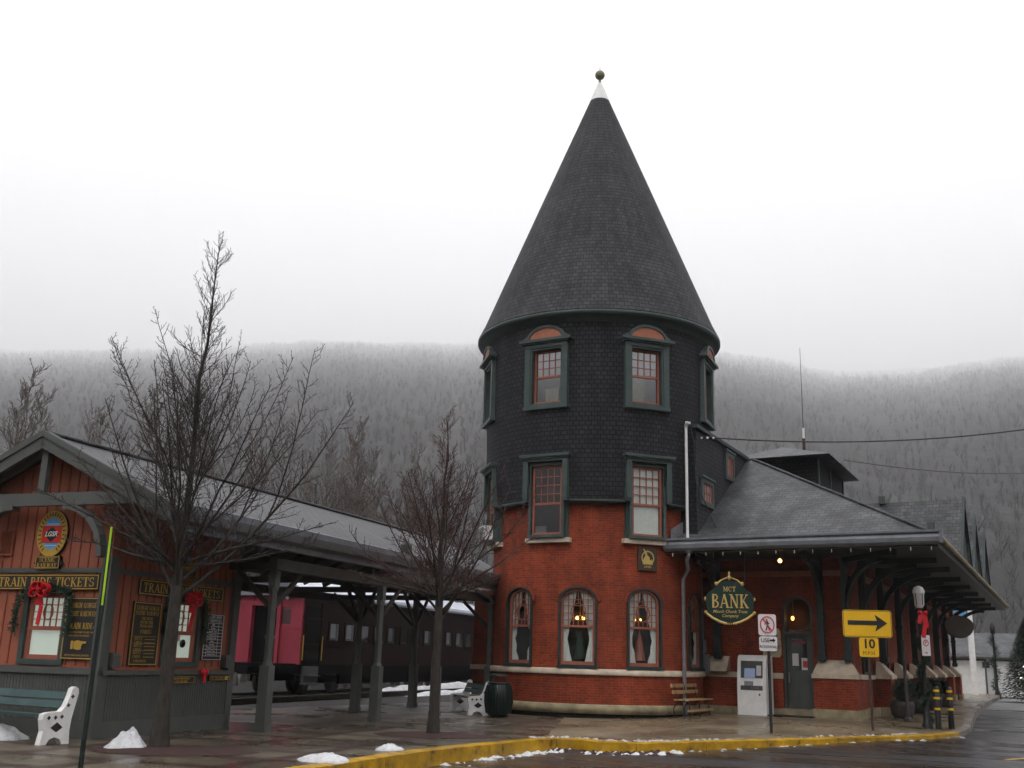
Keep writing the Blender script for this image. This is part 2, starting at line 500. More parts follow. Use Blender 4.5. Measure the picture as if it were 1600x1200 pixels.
KERB = [(-7.5,2.0),(-5.2,9.2),(-3.9,12.0),(-2.5,14.9),(-1.3,18.05),(0.0,20.1),(0.62,20.95),(1.0,21.5),(1.42,21.45),(1.8,20.95),(2.4,20.9),
        (3.4,21.35),(5.0,22.35),(7.0,23.75),(9.0,25.15),(10.6,26.4),(11.6,27.7),(12.6,29.7),(14.6,34.2),(18.4,42.5),(24.5,55.0),(33.0,72.0)]
ROADZ = -0.24
def dense(pts, step=0.5):
    out = []
    for a, b in zip(pts, pts[1:]):
        n = max(1, int(hypot(b[0]-a[0], b[1]-a[1])/step))
        out += [(a[0]+(b[0]-a[0])*k/n, a[1]+(b[1]-a[1])*k/n) for k in range(n)]
    return out + [pts[-1]]
def smooth2(pts, it=2):
    for _ in range(it):
        q = [pts[0]]
        for a, b in zip(pts, pts[1:]):
            q += [(a[0]*.75+b[0]*.25, a[1]*.75+b[1]*.25), (a[0]*.25+b[0]*.75, a[1]*.25+b[1]*.75)]
        pts = q + [pts[-1]]
    return pts
KS = smooth2(KERB, 2)
KI = []
for i, p in enumerate(KS):                      # inner edge of the kerb stones
    a, b = KS[max(0,i-1)], KS[min(len(KS)-1,i+1)]
    d = Vector((b[0]-a[0], b[1]-a[1])).normalized()
    KI.append((p[0]-d.y*0.2, p[1]+d.x*0.2))

def drape(name, ring, mat, dz=0.0, step=1.0):
    bm = bmesh.new()
    vs = [bm.verts.new((x,y,0)) for x, y in ring]
    f = bm.faces.new(vs)
    xs = [p[0] for p in ring]; ys = [p[1] for p in ring]
    for ax, lo, hi in ((0, max(min(xs),1.0), min(max(xs),34)), (1, max(min(ys),20.0), min(max(ys),76))):
        k = lo + step
        while k < hi:
            no = (1,0,0) if ax == 0 else (0,1,0); co = (k,0,0) if ax == 0 else (0,k,0)
            bmesh.ops.bisect_plane(bm, geom=bm.verts[:]+bm.edges[:]+bm.faces[:], plane_co=co, plane_no=no, dist=1e-5)
            k += step
    for v in bm.verts: v.co.z = gz(v.co.x, v.co.y) + dz
    bmesh.ops.recalc_face_normals(bm, faces=bm.faces)
    if sum(fc.normal.z for fc in bm.faces) < 0: bmesh.ops.reverse_faces(bm, faces=bm.faces)
    me = bpy.data.meshes.new(name); bm.to_mesh(me); bm.free()
    me.materials.append(mat)
    o = bpy.data.objects.new(name, me); COL.objects.link(o)
    return o

SPLIT = min(range(len(KI)), key=lambda i: hypot(KI[i][0]-0.9, KI[i][1]-21.4))
tower_c = (2.69, 32.05)
plaza_ring = KI[:SPLIT+1] + [(1.6,29.0),(1.6,36.0),(-2.0,36.5),(-9.0,25.5),(-24,31),(-30,20),(-30,2)]
setting(drape('plaza', plaza_ring, M_plaza))
walk_ring = KI[SPLIT:] + [(24,75),(3,44),(1.6,36.0),(1.6,29.0)]
setting(drape('pavement', walk_ring, M_walk))
def roadz(x): return -0.235+0.0185*max(-25, min(x, 8.0))
m = MB()
for ring_ in ([(-25,-60),(8,-60),(8,54),(6,48),(-24,20)], [(8,-60),(160,-60),(160,110),(60,140),(22,96),(14,80),(8,54)], [(-140,-60),(-25,-60),(-25,19.2),(-140,20)]):
    m.poly([(x,y,roadz(x)) for x,y in ring_])
setting(m.build('road', M_road))
m = MB(); m.poly([(-800,-800,-0.6),(800,-800,-0.6),(800,800,-0.6),(-800,800,-0.6)])
setting(m.build('ground', M_ground))
m = MB()                                                    # gravel yard between plaza and hillside
m.poly([(-70,31,-0.06),(-24,31,-0.06),(-9.0,25.6,-0.06),(-2.0,36.6,-0.06),(3,44,-0.06),(14,80,-0.1),(-10,110,-0.1),(-90,100,-0.1)])
setting(m.build('track_bed', M_cinder))
# kerb: one strip of stones, yellow paint as far as the corner, bare concrete beyond
def kerb(i0, i1, name, mat):
    mb = MB(); r_ = random.Random(i0+3); acc = 0.0; dz = 0.0; dx = 0.0
    for i in range(i0, i1):
        ln = hypot(KS[i+1][0]-KS[i][0], KS[i+1][1]-KS[i][1]); n = max(1, int(ln/0.3))
        for k in range(n):
            f0, f1 = k/n, (k+1)/n
            acc += ln/n
            gap = 0.0
            if acc > 1.6: acc = 0.0; gap = 0.018/(ln/n); dz = r_.uniform(-0.012,0.008); dx = r_.uniform(-0.012,0.012)
            P_ = lambda A, f: (A[i][0]+(A[i+1][0]-A[i][0])*f, A[i][1]+(A[i+1][1]-A[i][1])*f)
            (x0,y0),(x1,y1),(a0,b0),(a1,b1) = P_(KS,f0),P_(KS,f1-min(0.3,gap)*(f1-f0)),P_(KI,f0),P_(KI,f1-min(0.3,gap)*(f1-f0))
            w0_ = 0.01*mnoise.noise((x0*3,y0*3,0)); w1_ = 0.01*mnoise.noise((x1*3,y1*3,0))
            z0 = gz(x0,y0)+0.010+dz+w0_; z1 = gz(x1,y1)+0.010+dz+w1_
            nx_, ny_ = (x0-a0)/0.2*dx, (y0-b0)/0.2*dx
            mb.solid([(x0+nx_,y0+ny_,-0.45),(x1+nx_,y1+ny_,-0.45),(a1,b1,-0.45),(a0,b0,-0.45)], [(x0+nx_*1.0,y0+ny_,z0-0.02),(x1+nx_,y1+ny_,z1-0.02),(a1,b1,z1),(a0,b0,z0)])
    return setting(mb.build(name, mat))
KY = min(range(len(KS)), key=lambda i: hypot(KS[i][0]-11.3, KS[i][1]-27.3))
kerb(0, KY, 'kerb', M_kerby)
kerb(KY, len(KS)-1, 'kerb', M_kerb)

rnd = random.Random(7)
CREST = [(-180,15),(-75,16),(-45,14.5),(-26.2,14.0),(-22,14.6),(-17.5,15.3),(-11.5,16.3),(-6.6,16.5),(-2.2,16.7),(5,16.8),(11.7,16.3),(14.8,15.7),(17.8,15.0),(22,14.9),(26.5,15.1),(45,15.5),(75,16),(180,15)]
def crest_at(deg):
    for (a,ea),(b,eb) in zip(CREST, CREST[1:]):
        if deg <= b: return ea+(eb-ea)*(deg-a)/(b-a)
    return CREST[-1][1]
def hill():
    """wooded valley sides all round the town; the slope climbs away into the mist"""
    degs = [-180+2.5*i for i in range(56)] + [-40+0.125*i for i in range(641)] + [42.5+2.5*i for i in range(55)]
    na, nd = len(degs), 100
    vs = []; fs = []
    for j in range(nd+1):
        t = j/nd
        d = 190*(13000/190)**t
        for i in range(na):
            deg = degs[i]
            ph = radians(deg)
            x, y = d*sin(ph), d*cos(ph)
            crest = crest_at(deg) + 0.10*mnoise.noise((cos(ph)*9, sin(ph)*9, 3.1)) + 0.10*mnoise.noise((cos(ph)*40, sin(ph)*40, 7.1))
            e = crest + 0.2 - 3150.0/(d+30.0)
            e += min(1.0, d/400.0)*0.16*mnoise.noise((cos(ph)*26, sin(ph)*26, math.log(d)*3.2))
            e += 0.12*mnoise.noise((deg*2.3, math.log(d)*9, 5.0)) + 0.16*abs(mnoise.noise((deg*5.3, math.log(d)*16, 2.0)))
            z = d*tan(radians(max(0,e))) * sstep((d-190)/130.0 + 0.02) - 0.6
            vs.append((x,y,min(z, 3700)))
    for j in range(nd):
        for i in range(na):
            a = j*na+i; b = j*na+(i+1)%na
            fs.append((a,b,b+na,a+na))
    mb = MB(); mb.add(vs, fs, True)
    setting(mb.build('hillside', M_hill))
hill()
def forest():
    r_ = random.Random(77); m = MB(); vs = []; fs = []
    dg = bpy.data.objects['hillside'].data
    from mathutils.bvhtree import BVHTree
    bvh = BVHTree.FromPolygons([v.co for v in dg.vertices], [tuple(p.vertices) for p in dg.polygons])
    for i in range(11500):
        d = 235*(6800/235)**(r_.random()**1.0); ph = radians(r_.uniform(-33, 33))
        x, y = d*sin(ph), d*cos(ph)
        hit = bvh.ray_cast(Vector((x,y,5000)), Vector((0,0,-1)))
        if hit[0] is None: continue
        z = hit[0].z; h = r_.uniform(4,9)*(1+d/1700.0); w_ = h*r_.uniform(0.26,0.42)
        for k in range(13):
            a = r_.uniform(0,2*pi); t = r_.uniform(0.15,0.75); e = r_.uniform(0.25,1.0)
            p0 = (x, y, z+h*t*0.6-1); q = (x+w_*(1-0.4*e)*cos(a), y+w_*(1-0.4*e)*sin(a), z+h*(t*0.6+0.4*e))
            if k == 0: p0, q = (x,y,z-2), (x,y,z+h)
            s_ = h*0.010*(1+d/1600.0)
            n = len(vs); vs += [(p0[0]-s_,p0[1],p0[2]),(p0[0]+s_,p0[1],p0[2]),q]; fs.append((n,n+1,n+2))
    m.add(vs, fs)
    setting(m.build('forest', M_forest), 'stuff', 'bare winter forest covering the misty hillside')
forest()
# ------------------------------------------------------------------ lettering
def ink(body, size, ax='CENTER', bold=0.0, shear=0.0):
    """flat letter shapes of one line, centred on the origin, in x,z"""
    c = bpy.data.curves.new('ink', 'FONT')
    c.body = body; c.size = size; c.align_x = ax; c.align_y = 'CENTER'
    c.offset = bold*size; c.shear = shear; c.resolution_u = 3
    o = bpy.data.objects.new('ink', c)
    me = o.to_mesh()
    vs = [(v.co.x, v.co.y) for v in me.vertices]
    fs = [tuple(p.vertices) for p in me.polygons]
    o.to_mesh_clear(); bpy.data.objects.remove(o); bpy.data.curves.remove(c)
    return vs, fs

def write(mb, body, x, z, size, y=-0.006, ax='CENTER', bold=0.012, shear=0.0, sx=1.0):
    vs, fs = ink(body, size, ax, bold, shear)
    mb.add([(x+p[0]*sx, y, z+p[1]) for p in vs], fs)

# capital letters with serifs, as thick and thin strokes: (x0,z0,x1,z1,width) and arcs ('a',cx,cz,rx,rz,from,to,wmid)
_S, _t = 0.17, 0.07
def _V(x, a=0, b=1): return (x, a, x, b, _S)
def _sf(x, z, h=0.17): return (x-h, z, x+h, z, _t)
GLY = {
 'A': (0.86, [(0.13,0,0.43,1,0.08),(0.43,1,0.73,0,_S),(0.22,0.33,0.62,0.33,_t),_sf(0.13,.035,.12),_sf(0.73,.035,.14)]),
 'B': (0.74, [_V(.2),('a',.3,.76,.26,.21,90,-90,.12),('a',.3,.27,.32,.24,90,-90,.14),(.1,.965,.34,.965,_t),(.1,.035,.34,.035,_t),(.2,.53,.36,.53,_t)]),
 'C': (0.80, [('a',.43,.5,.31,.45,50,310,.16),(.66,.62,.66,.92,_t)]),
 'D': (0.84, [_V(.2),('a',.3,.5,.40,.455,90,-90,.16),(.1,.965,.36,.965,_t),(.1,.035,.36,.035,_t)]),
 'E': (0.72, [_V(.2),(.08,.965,.62,.965,_t),(.08,.035,.64,.035,_t),(.2,.5,.48,.5,_t),(.6,.74,.6,1,_t),(.63,0,.63,.28,_t),(.47,.4,.47,.6,_t)]),
 'F': (0.68, [_V(.2),(.08,.965,.62,.965,_t),_sf(.2,.035),(.2,.5,.48,.5,_t),(.6,.74,.6,1,_t),(.47,.4,.47,.6,_t)]),
 'G': (0.86, [('a',.43,.5,.31,.45,50,320,.16),(.66,.62,.66,.92,_t),(.68,.05,.68,.42,.14),(.52,.42,.82,.42,_t)]),
 'H': (0.88, [_V(.2),_V(.68),(.2,.5,.68,.5,_t),_sf(.2,.035),_sf(.2,.965),_sf(.68,.035),_sf(.68,.965)]),
 'I': (0.40, [_V(.2),_sf(.2,.035),_sf(.2,.965)]),
 'K': (0.82, [_V(.2),(.3,.45,.66,.97,.08),(.36,.52,.7,.03,_S),_sf(.2,.035),_sf(.2,.965),_sf(.66,.965,.12),_sf(.7,.035,.14)]),
 'L': (0.70, [_V(.2),(.08,.035,.62,.035,_t),_sf(.2,.965),(.61,0,.61,.3,_t)]),
 'M': (1.02, [(.18,0,.18,1,.08),(.2,1,.5,.1,_S),(.5,.1,.8,1,.08),_V(.82),_sf(.18,.035,.12),_sf(.82,.035),_sf(.14,.965,.12),_sf(.86,.965,.12)]),
 'N': (0.88, [(.18,0,.18,1,.08),(.18,1,.7,0,_S),(.7,0,.7,1,.08),_sf(.18,.035,.14),_sf(.14,.965,.12),_sf(.7,.965,.14)]),
 'O': (0.86, [('a',.43,.5,.31,.45,0,360,.15)]),
 'R': (0.82, [_V(.2),('a',.3,.74,.27,.225,90,-90,.13),(.1,.965,.34,.965,_t),(.2,.5,.36,.5,_t),(.38,.5,.68,.03,_S),_sf(.2,.035),_sf(.72,.035,.12)]),
 'S': (0.68, [('a',.34,.735,.22,.22,20,250,.12),('a',.34,.27,.24,.23,90,-160,.13),(.55,.7,.55,.96,_t),(.12,.04,.12,.3,_t)]),
 'T': (0.76, [_V(.38),(.06,.965,.7,.965,_t),_sf(.38,.035),(.09,.72,.09,1,_t),(.67,.72,.67,1,_t)]),
 'U': (0.86, [(.2,.3,.2,1,_S),(.68,.3,.68,1,.08),('a',.44,.32,.24,.29,180,360,.1),_sf(.2,.965),_sf(.68,.965,.13)]),
 'W': (1.1, [(.14,1,.36,0,_S),(.36,0,.55,.9,.08),(.55,.9,.76,0,_S),(.76,0,.96,1,.08),_sf(.14,.965,.14),_sf(.96,.965,.12),_sf(.55,.965,.12)]),
 'X': (0.84, [(.14,1,.68,0,_S),(.14,0,.68,1,.08),_sf(.14,.035,.12),_sf(.68,.965,.12),_sf(.14,.965,.14),_sf(.68,.035,.14)]),
 'Y': (0.82, [(.12,1,.42,.45,_S),(.42,.45,.7,1,.08),(.42,0,.42,.48,_S),_sf(.42,.035),_sf(.12,.965,.13),_sf(.7,.965,.12)]),
 ' ': (0.42, []),
}
def serif_width(txt): return sum(GLY[c][0] if c in GLY else 0.5 for c in txt)
def serif(mb, txt, x, z, h, width=None, y=-0.006, slope=0.0):
    """centred at x, baseline z, cap height h, squeezed to the given width"""
    n = serif_width(txt); k = (width/n) if width else h
    cx = x - n*k/2
    k0 = 0
    for ch in txt:
        gw, st = GLY.get(ch, GLY['I'])
        for q in st:
            yy = y - 0.0004*(k0 % 5); k0 += 1
            pl = []
            if q[0] == 'a':
                _, ax_, az_, rx, rz, f, t_, wd = q
                m_ = 12
                for i in range(m_+1):
                    an = radians(f+(t_-f)*i/m_)
                    ww = wd*(0.45+0.55*abs(cos(an)))
                    ca_, sa_ = cos(an), sin(an)
                    pl.append(((ax_+(rx-ww/2)*ca_, az_+(rz-ww/2)*sa_), (ax_+(rx+ww/2)*ca_, az_+(rz+ww/2)*sa_)))
            else:
                x0,z0,x1,z1,wd = q
                if abs(x1-x0) >= abs(z1-z0): pl = [((x0,z0-wd/2),(x0,z0+wd/2)),((x1,z1-wd/2),(x1,z1+wd/2))]
                else: pl = [((x0-wd/2,z0),(x0+wd/2,z0)),((x1-wd/2,z1),(x1+wd/2,z1))]
            for (a,b),(c,d) in zip(pl, pl[1:]):
                mb.add([(cx+p[0]*k, yy, z+p[1]*h+(cx+p[0]*k-x)*slope) for p in (a,c,d,b)], [(0,1,2,3)])
        cx += gw*k

def rect_ring(x0,x1,z0,z1,t): return [(x0,z0),(x1,z0),(x1,z1),(x0,z1)], [(x0+t,z0+t),(x1-t,z0+t),(x1-t,z1-t),(x0+t,z1-t)]

# ------------------------------------------------------------------ railway station: round tower
TC = (2.69, 32.05)
tower_base = (TC[0], TC[1], 0)
station = thing('railway_station', 'red brick railway station with a round dark shingled tower and tall cone roof', 'station', tower_base)
def part(mb, name, mat, parent=station, weld=False):
    return mb.build(name, mat, parent, tower_base, weld)

def TF(az, r):
    a = radians(az); n = (sin(a), -cos(a)); t = (cos(a), sin(a))
    def T(p): return (TC[0]+n[0]*(r-p[1])+t[0]*p[0], TC[1]+n[1]*(r-p[1])+t[1]*p[0], p[2])
    return T                        # local x right, y into the wall, z up

LOW_AZ = (-48.6, -14.1, 20.2, 60.3)
MID_AZ = (-78.0, -30.2, 20.4)
UP_AZ = (-78.5, -29.8, 18.7, 67.2)
RB = 3.1
def in_low(az, z):
    for a in LOW_AZ:
        x = radians(az-a)*RB
        if abs(x) < 0.49 and 1.36 < z:
            top = 3.02 + 0.36*sqrt(max(0, 1-(x/0.50)**2))
            if z < top: return True
    return False
def in_mid(az, z):
    return any(abs(radians(az-a)*3.2) < 0.50 and 4.76 < z < 6.78 for a in MID_AZ)
def in_up(az, z):
    return any(abs(radians(az-a)*3.4) < 0.50 and 8.45 < z < 10.14 for a in UP_AZ)

def skin(prof, hole, nz, naz=360):
    """round wall as a fine grid with the window openings left out; prof: [(r,z)]"""
    zs = [prof[0][1] + (prof[-1][1]-prof[0][1])*i/nz for i in range(nz+1)]
    def rad(z):
        for (r0_,z0),(r1_,z1) in zip(prof, prof[1:]):
            if z <= z1+1e-6: return r0_+(r1_-r0_)*(z-z0)/(z1-z0)
        return prof[-1][0]
    mb = MB(); idx = {}
    vs = []; fs = []; uvs = []
    def vid(k, i):
        k2 = k % naz
        if (k2,i) not in idx:
            a = 2*pi*k2/naz; r = rad(zs[i])
            idx[(k2,i)] = len(vs); vs.append((TC[0]+r*sin(a), TC[1]-r*cos(a), zs[i]))
        return idx[(k2,i)]
    for k in range(naz):
        az = (k+0.5)*360/naz
        if az > 180: az -= 360
        for i in range(nz):
            if hole(az, (zs[i]+zs[i+1])/2): continue
            fs.append((vid(k,i),vid(k+1,i),vid(k+1,i+1),vid(k,i+1)))
            ua, ub = az*pi/180*3.2, (az+360/naz)*pi/180*3.2
            uvs.append([(ua,zs[i]),(ub,zs[i]),(ub,zs[i+1]),(ua,zs[i+1])])
    mb.add(vs, fs, True, uvs)
    return mb
part(skin([(RB,0.34),(RB,5.72)], lambda a,z: in_low(a,z) or (z > 4.7 and in_mid(a,z)), 108), 'tower_brick_wall', M_brick)
part(skin([(3.30,5.70),(3.33,6.0),(3.40,7.2),(3.44,8.5),(3.46,10.0),(3.50,10.90)], lambda a,z: in_mid(a,z) or in_up(a,z), 104), 'tower_shingle_wall', M_shingle)
m = MB()
cuts = [(radians(a)-0.205, radians(a)+0.205) for a in MID_AZ]
for a0_, a1_ in zip([c[1] for c in cuts], [c[0] for c in cuts[1:]] + [cuts[0][0]+2*pi]):
    m.lathe([(3.05,5.66),(3.30,5.66),(3.335,5.70),(3.335,5.735),(3.31,5.75),(3.29,5.79)], TC, max(8,int((a1_-a0_)*16)), True, a0_, a1_)
part(m, 'skirt_moulding', M_dgreen)
m = MB()
m.lathe([(3.06,1.10),(3.155,1.10),(3.165,1.12),(3.165,1.235),(3.10,1.26),(3.06,1.26)], TC, 96)
part(m, 'sandstone_band', M_stone)
m = MB(); m.lathe([(3.13,0.12),(3.17,0.12),(3.17,0.33),(3.10,0.36),(3.05,0.36)], TC, 96); part(m, 'foundation_course', M_stonewet)
m = MB(); m.lathe([(3.09,-0.1),(3.09,0.13),(3.0,0.13)], TC, 96); part(m, 'foundation_base', M_dark)
# dark core added inside: blocks sight through the tower, stands for unlit rooms
m = MB(); m.lathe([(3.04,0.3),(2.45,0.3),(2.45,10.8),(3.4,10.8)], TC, 64); part(m, 'dark_core', M_dark)
# eaves and cone
m = MB(); m.lathe([(3.48,10.78),(3.56,10.84),(3.62,10.90),(3.70,10.93),(3.77,10.96),(3.80,11.02),(3.80,11.07),(3.74,11.085)], TC, 120)
part(m, 'eave_moulding', M_trim)
m = MB()
m.lathe([(3.80,11.09),(3.60,11.50),(3.36,12.10),(3.09,12.78),(2.115,15.22),(1.13,17.68),(0.315,19.70)], TC, 120)
roof = part(m, 'cone_roof', M_cone)
m = MB(); m.lathe([(0.34,19.66),(0.325,19.72),(0.25,19.92),(0.07,20.36),(0.05,20.40)], TC, 24); part(m, 'metal_cap', M_capm, roof)
m = MB()
m.lathe([(0.055,20.36),(0.045,20.46),(0.035,20.52)] + [(0.165*sin(pi*i/12), 20.69-0.165*cos(pi*i/12)) for i in range(1,12)] + [(0.02,20.86),(0.004,21.02)], TC, 20)
part(m, 'ball_finial', M_copper, roof)

def arch_outline(hw, z0, zs, rise, n=14):
    return [(-hw,z0),(hw,z0)] + [(hw*cos(pi*i/n), zs+rise*sin(pi*i/n)) for i in range(n+1)]

def curtains(T, hw, z0, z1, ztie, open_top, parent, yb):
    for sd_ in (-1, 1):
        mb = MB(T); nz_, nx = 22, 10
        vs = []; fs = []
        for i in range(nz_+1):
            z = z0+(z1-z0)*i/nz_
            if z > ztie: wd = 0.16+ (hw-0.16-0.0)*min(1.0,((z-ztie)/(z1-ztie)))**1.1*open_top
            else: wd = 0.16+0.13*((ztie-z)/(ztie-z0))
            for k in range(nx+1):
                u = k/nx
                vs.append((sd_*(hw-u*wd), yb+0.025*sin(u*wd*75), z))
        for i in range(nz_):
            for k in range(nx):
                a = i*(nx+1)+k; fs.append((a,a+1,a+nx+2,a+nx+1))
        mb.add(vs, fs, True)
        part(mb, 'curtain', M_curtain, parent)

def bars(mb, hw, z0, z1, nx, nz_, y0, y1, t=0.022):
    for i in range(1, nx):
        x = -hw+2*hw*i/nx; mb.box(x-t/2, x+t/2, y0, y1, z0, z1)
    for i in range(1, nz_):
        z = z0+(z1-z0)*i/nz_; mb.box(-hw, hw, y0+0.003, y1-0.003, z-t/2, z+t/2)

# ground floor: round-headed windows with leaded upper sash and tied curtains
for k, az in enumerate(LOW_AZ):
    T = TF(az, RB)
    m = MB(T)
    m.ring(arch_outline(0.525,1.29,3.02,0.39), arch_outline(0.465,1.35,3.02,0.345), -0.010, 0.26)
    m.box(-0.56, 0.56, -0.05, 0.0, 1.265, 1.325)
    win = part(m, 'window', M_dgreen)
    m = MB(T)                                    # hood of gauged brick
    m.ring(arch_outline(0.63,3.02,3.02,0.50)[1:]+[(-0.63,3.02)], arch_outline(0.537,3.02,3.02,0.402)[1:]+[(-0.537,3.02)], 0.005, 0.03)
    part(m, 'brick_arch', M_brick, win)
    m = MB(T)
    m.ring(arch_outline(0.47,1.345,3.02,0.35), arch_outline(0.40,1.44,3.01,0.285), 0.09, 0.15)
    m.box(-0.41, 0.41, 0.095, 0.145, 2.325, 2.385)
    # leading of the upper sash
    for i in range(1, 6):
        x = -0.40+0.80*i/6; zt = 3.01+0.285*sqrt(max(0,1-(x/0.40)**2))
        if i == 3:
            m.box(x-0.01,x+0.01,0.10,0.13,2.38,2.52); m.box(x-0.01,x+0.01,0.10,0.13,2.96,zt)
        else: m.box(x-0.01,x+0.01,0.10,0.13,2.38,zt)
    for z in (2.52, 2.70, 2.90, 3.06):
        for a, b in (((-0.40,-0.2),(0.2,0.40)) if z in (2.70,) else ((-0.39,0.39),)): m.box(a, b, 0.103, 0.127, z-0.01, z+0.01)
    m.ring([(0.21*cos(t*pi/12), 2.74+0.23*sin(t*pi/12)) for t in range(24)], [(0.19*cos(t*pi/12), 2.74+0.21*sin(t*pi/12)) for t in range(24)], 0.098, 0.132)
    part(m, 'sash', M_sash, win)
    m = MB(T); m.poly([(x,0.12,z) for x,z in arch_outline(0.43,1.40,3.01,0.31)]); part(m, 'pane', M_glass, win)
    curtains(T, 0.46, 1.42, 3.3, 2.0, (0.93,0.86,0.95,0.8)[k], win, 0.175)
    m = MB(T); m.box(-0.95,0.75,0.50,0.52,1.2,3.6); m.box(-0.95,-0.93,0.27,0.50,1.2,3.6); part(m, 'dark_backing', M_dark, win)  # added dark panels block the view in and stand for room darkness
    if k in (1, 2):
        m = MB(T)
        m.tube([(0.0,0.42,3.5),(0.0,0.42,2.66)], 0.012, 6); m.tube([(-0.09,0.42,2.6),(0,0.42,2.66),(0.09,0.42,2.6)], 0.012, 6)
        lampo = part(m, 'chandelier', M_goldlt, win)
        for x in (-0.085, 0.085):
            m = MB(T); m.ball((x,0.42,2.58), 0.042 if k == 1 else 0.028, 8, 1.3); part(m, 'bulb', M_lens, lampo)
        m = MB(T)                                # small decorated cone standing on the inner sill
        m.lathe([(0.17,1.5),(0.10,1.95),(0.06,2.15),(0.01,2.3)], (0.02,0.38), 10); part(m, 'table_tree', M_pine if k == 1 else M_sash, win)

def sash_window(T, hw, z0, z1, zm, win, nx=4, nzz=3, low='plain', curtain=None, y=0.10):
    m = MB(T)
    o_, i_ = rect_ring(-hw, hw, z0, z1, 0.06); m.ring(o_, i_, y, y+0.06)
    m.box(-hw+0.05, hw-0.05, y-0.003, y+0.055, zm-0.03, zm+0.03)
    bars(m, hw-0.06, zm+0.03, z1-0.06, nx, nzz, y+0.012, y+0.04)
    part(m, 'sash', M_sash, win)
    m = MB(T); m.quad((-hw+.03,y+0.03,z0+.03),(hw-.03,y+0.03,z0+.03),(hw-.03,y+0.03,z1-.03),(-hw+.03,y+0.03,z1-.03))
    part(m, 'pane', M_glass if low == 'curtain' else M_glassd, win)
    if curtain:
        for (x0,x1,za,zb,mt,nm) in curtain:
            mb = MB(T); n = 16; vs = []; fs = []
            for i in range(n+1):
                x = x0+(x1-x0)*i/n
                for z in (za, zb): vs.append((x, y+0.06+0.012*sin(i*2.1+x*9), z))
            for i in range(n): fs.append((2*i,2*i+2,2*i+3,2*i+1))
            mb.add(vs, fs, True); part(mb, nm, mt, win)

# first floor: flat-headed windows standing half in the brick, half in the shingles
for k, az in enumerate(MID_AZ):
    T = TF(az, RB); m = MB(T)
    o_, i_ = rect_ring(-0.56, 0.56, 4.72, 6.80, 0.08); m.ring(o_, i_, -0.20, 0.10)       # inner frame
    m.box(-0.70,-0.545,-0.30,-0.0,5.80,6.83); m.box(0.545,0.70,-0.30,-0.0,5.80,6.83)       # casing boards in the shingle zone
    m.box(-0.70,-0.545,-0.27,0.02,5.72,5.80); m.box(0.545,0.70,-0.27,0.02,5.72,5.80)
    m.box(-0.70,0.70,-0.31,0.0,6.832,6.95)
    m.box(-0.78,0.78,-0.40,-0.05,6.952,7.03); m.box(-0.74,0.74,-0.35,-0.05,6.90,6.953)
    m.box(-0.60,-0.548,-0.06,0.1,4.72,5.72); m.box(0.548,0.60,-0.06,0.1,4.72,5.72)
    win = part(m, 'window', M_trim)
    m = MB(T); m.box(-0.68,0.68,-0.12,0.1,4.59,4.715); part(m, 'window_sill', M_stone, win)
    cur = [(-0.4,0.38,4.8,6.72,M_curtain,'curtain')] if k == 2 else ([(-0.4,-0.05,4.82,5.05,M_lace,'paper_stack')] if k == 1 else None)
    sash_window(T, 0.46, 4.80, 6.72, 5.66, win, 4, 4, 'curtain' if k == 2 else 'plain', cur, -0.12)

# second floor: windows with arched heads under the eaves
for k, az in enumerate(UP_AZ):
    T = TF(az, 3.42); m = MB(T)
    o_, i_ = rect_ring(-0.52, 0.52, 8.42, 10.12, 0.06); m.ring(o_, i_, -0.06, 0.30)
    m.box(-0.68,-0.51,-0.09,0.06,8.40,10.18); m.box(0.51,0.68,-0.09,0.06,8.40,10.18)
    m.box(-0.70,0.70,-0.11,0.06,8.31,8.41)
    m.box(-0.68,0.68,-0.10,0.06,10.121,10.27)
    m.box(-0.82,0.82,-0.22,0.02,10.28,10.36); m.box(-0.76,0.76,-0.16,0.02,10.235,10.282)
    arc = lambda hw, rise: [(hw*cos(pi*i/14), 10.361+rise*sin(pi*i/14)) for i in range(15)]
    m.ring(arc(0.60,0.40), arc(0.52,0.325), -0.17, 0.0)
    for sd_ in (-1,1):                           # little sloping shoulders beside the arch
        m.prism([(sd_*0.52,10.361),(sd_*0.78,10.361),(sd_*0.50,10.56)], -0.14, 0.0)
    win = part(m, 'window', M_trim)
    m = MB(T); m.prism(arc(0.525,0.33), -0.135, -0.01); part(m, 'arch_panel', M_orange, win)
    cur = None
    if k == 1: cur = [(-0.38,0.38,9.3,10.1,M_lace,'curtain'),(-0.12,0.30,8.55,8.95,M_plaque,'box_on_sill')]
    if k == 2: cur = [(-0.4,0.02,8.5,9.35,M_plaque,'curtain'),(-0.38,0.38,9.35,10.1,M_lace,'blind')]
    sash_window(T, 0.45, 8.50, 10.06, 9.28, win, 4, 3, 'plain', cur)

# plaque with a gilt badge on the tower
T = TF(21.3, RB)
pl = thing('wall_plaque', 'square brown wall plaque with a gilt badge on the brick tower', 'plaque', T((0,-0.02,3.9)))
pb = T((0,-0.02,3.9))
m = MB(T); m.box(-0.29,0.29,-0.07,-0.02,3.88,4.50); m.build('board', M_boardbr, pl, pb)
m = MB(T)
for i in range(22):                               # ring of tiny letters
    a = pi*(1.25 - 1.5*i/21)
    m.box(0.18*cos(a)-0.016, 0.18*cos(a)+0.016, -0.078, -0.071, 4.22+0.18*sin(a)-0.02, 4.22+0.18*sin(a)+0.022)
m.prism([(-0.16,4.05),(0.15,4.05),(0.12,4.19),(0.06,4.16),(0.05,4.24),(-0.02,4.30),(-0.03,4.36),(-0.09,4.36),(-0.075,4.28),(-0.13,4.2)], -0.08, -0.071)
m.beam((-0.06,-0.076,4.34),(-0.13,-0.076,4.46),0.008,0.03)
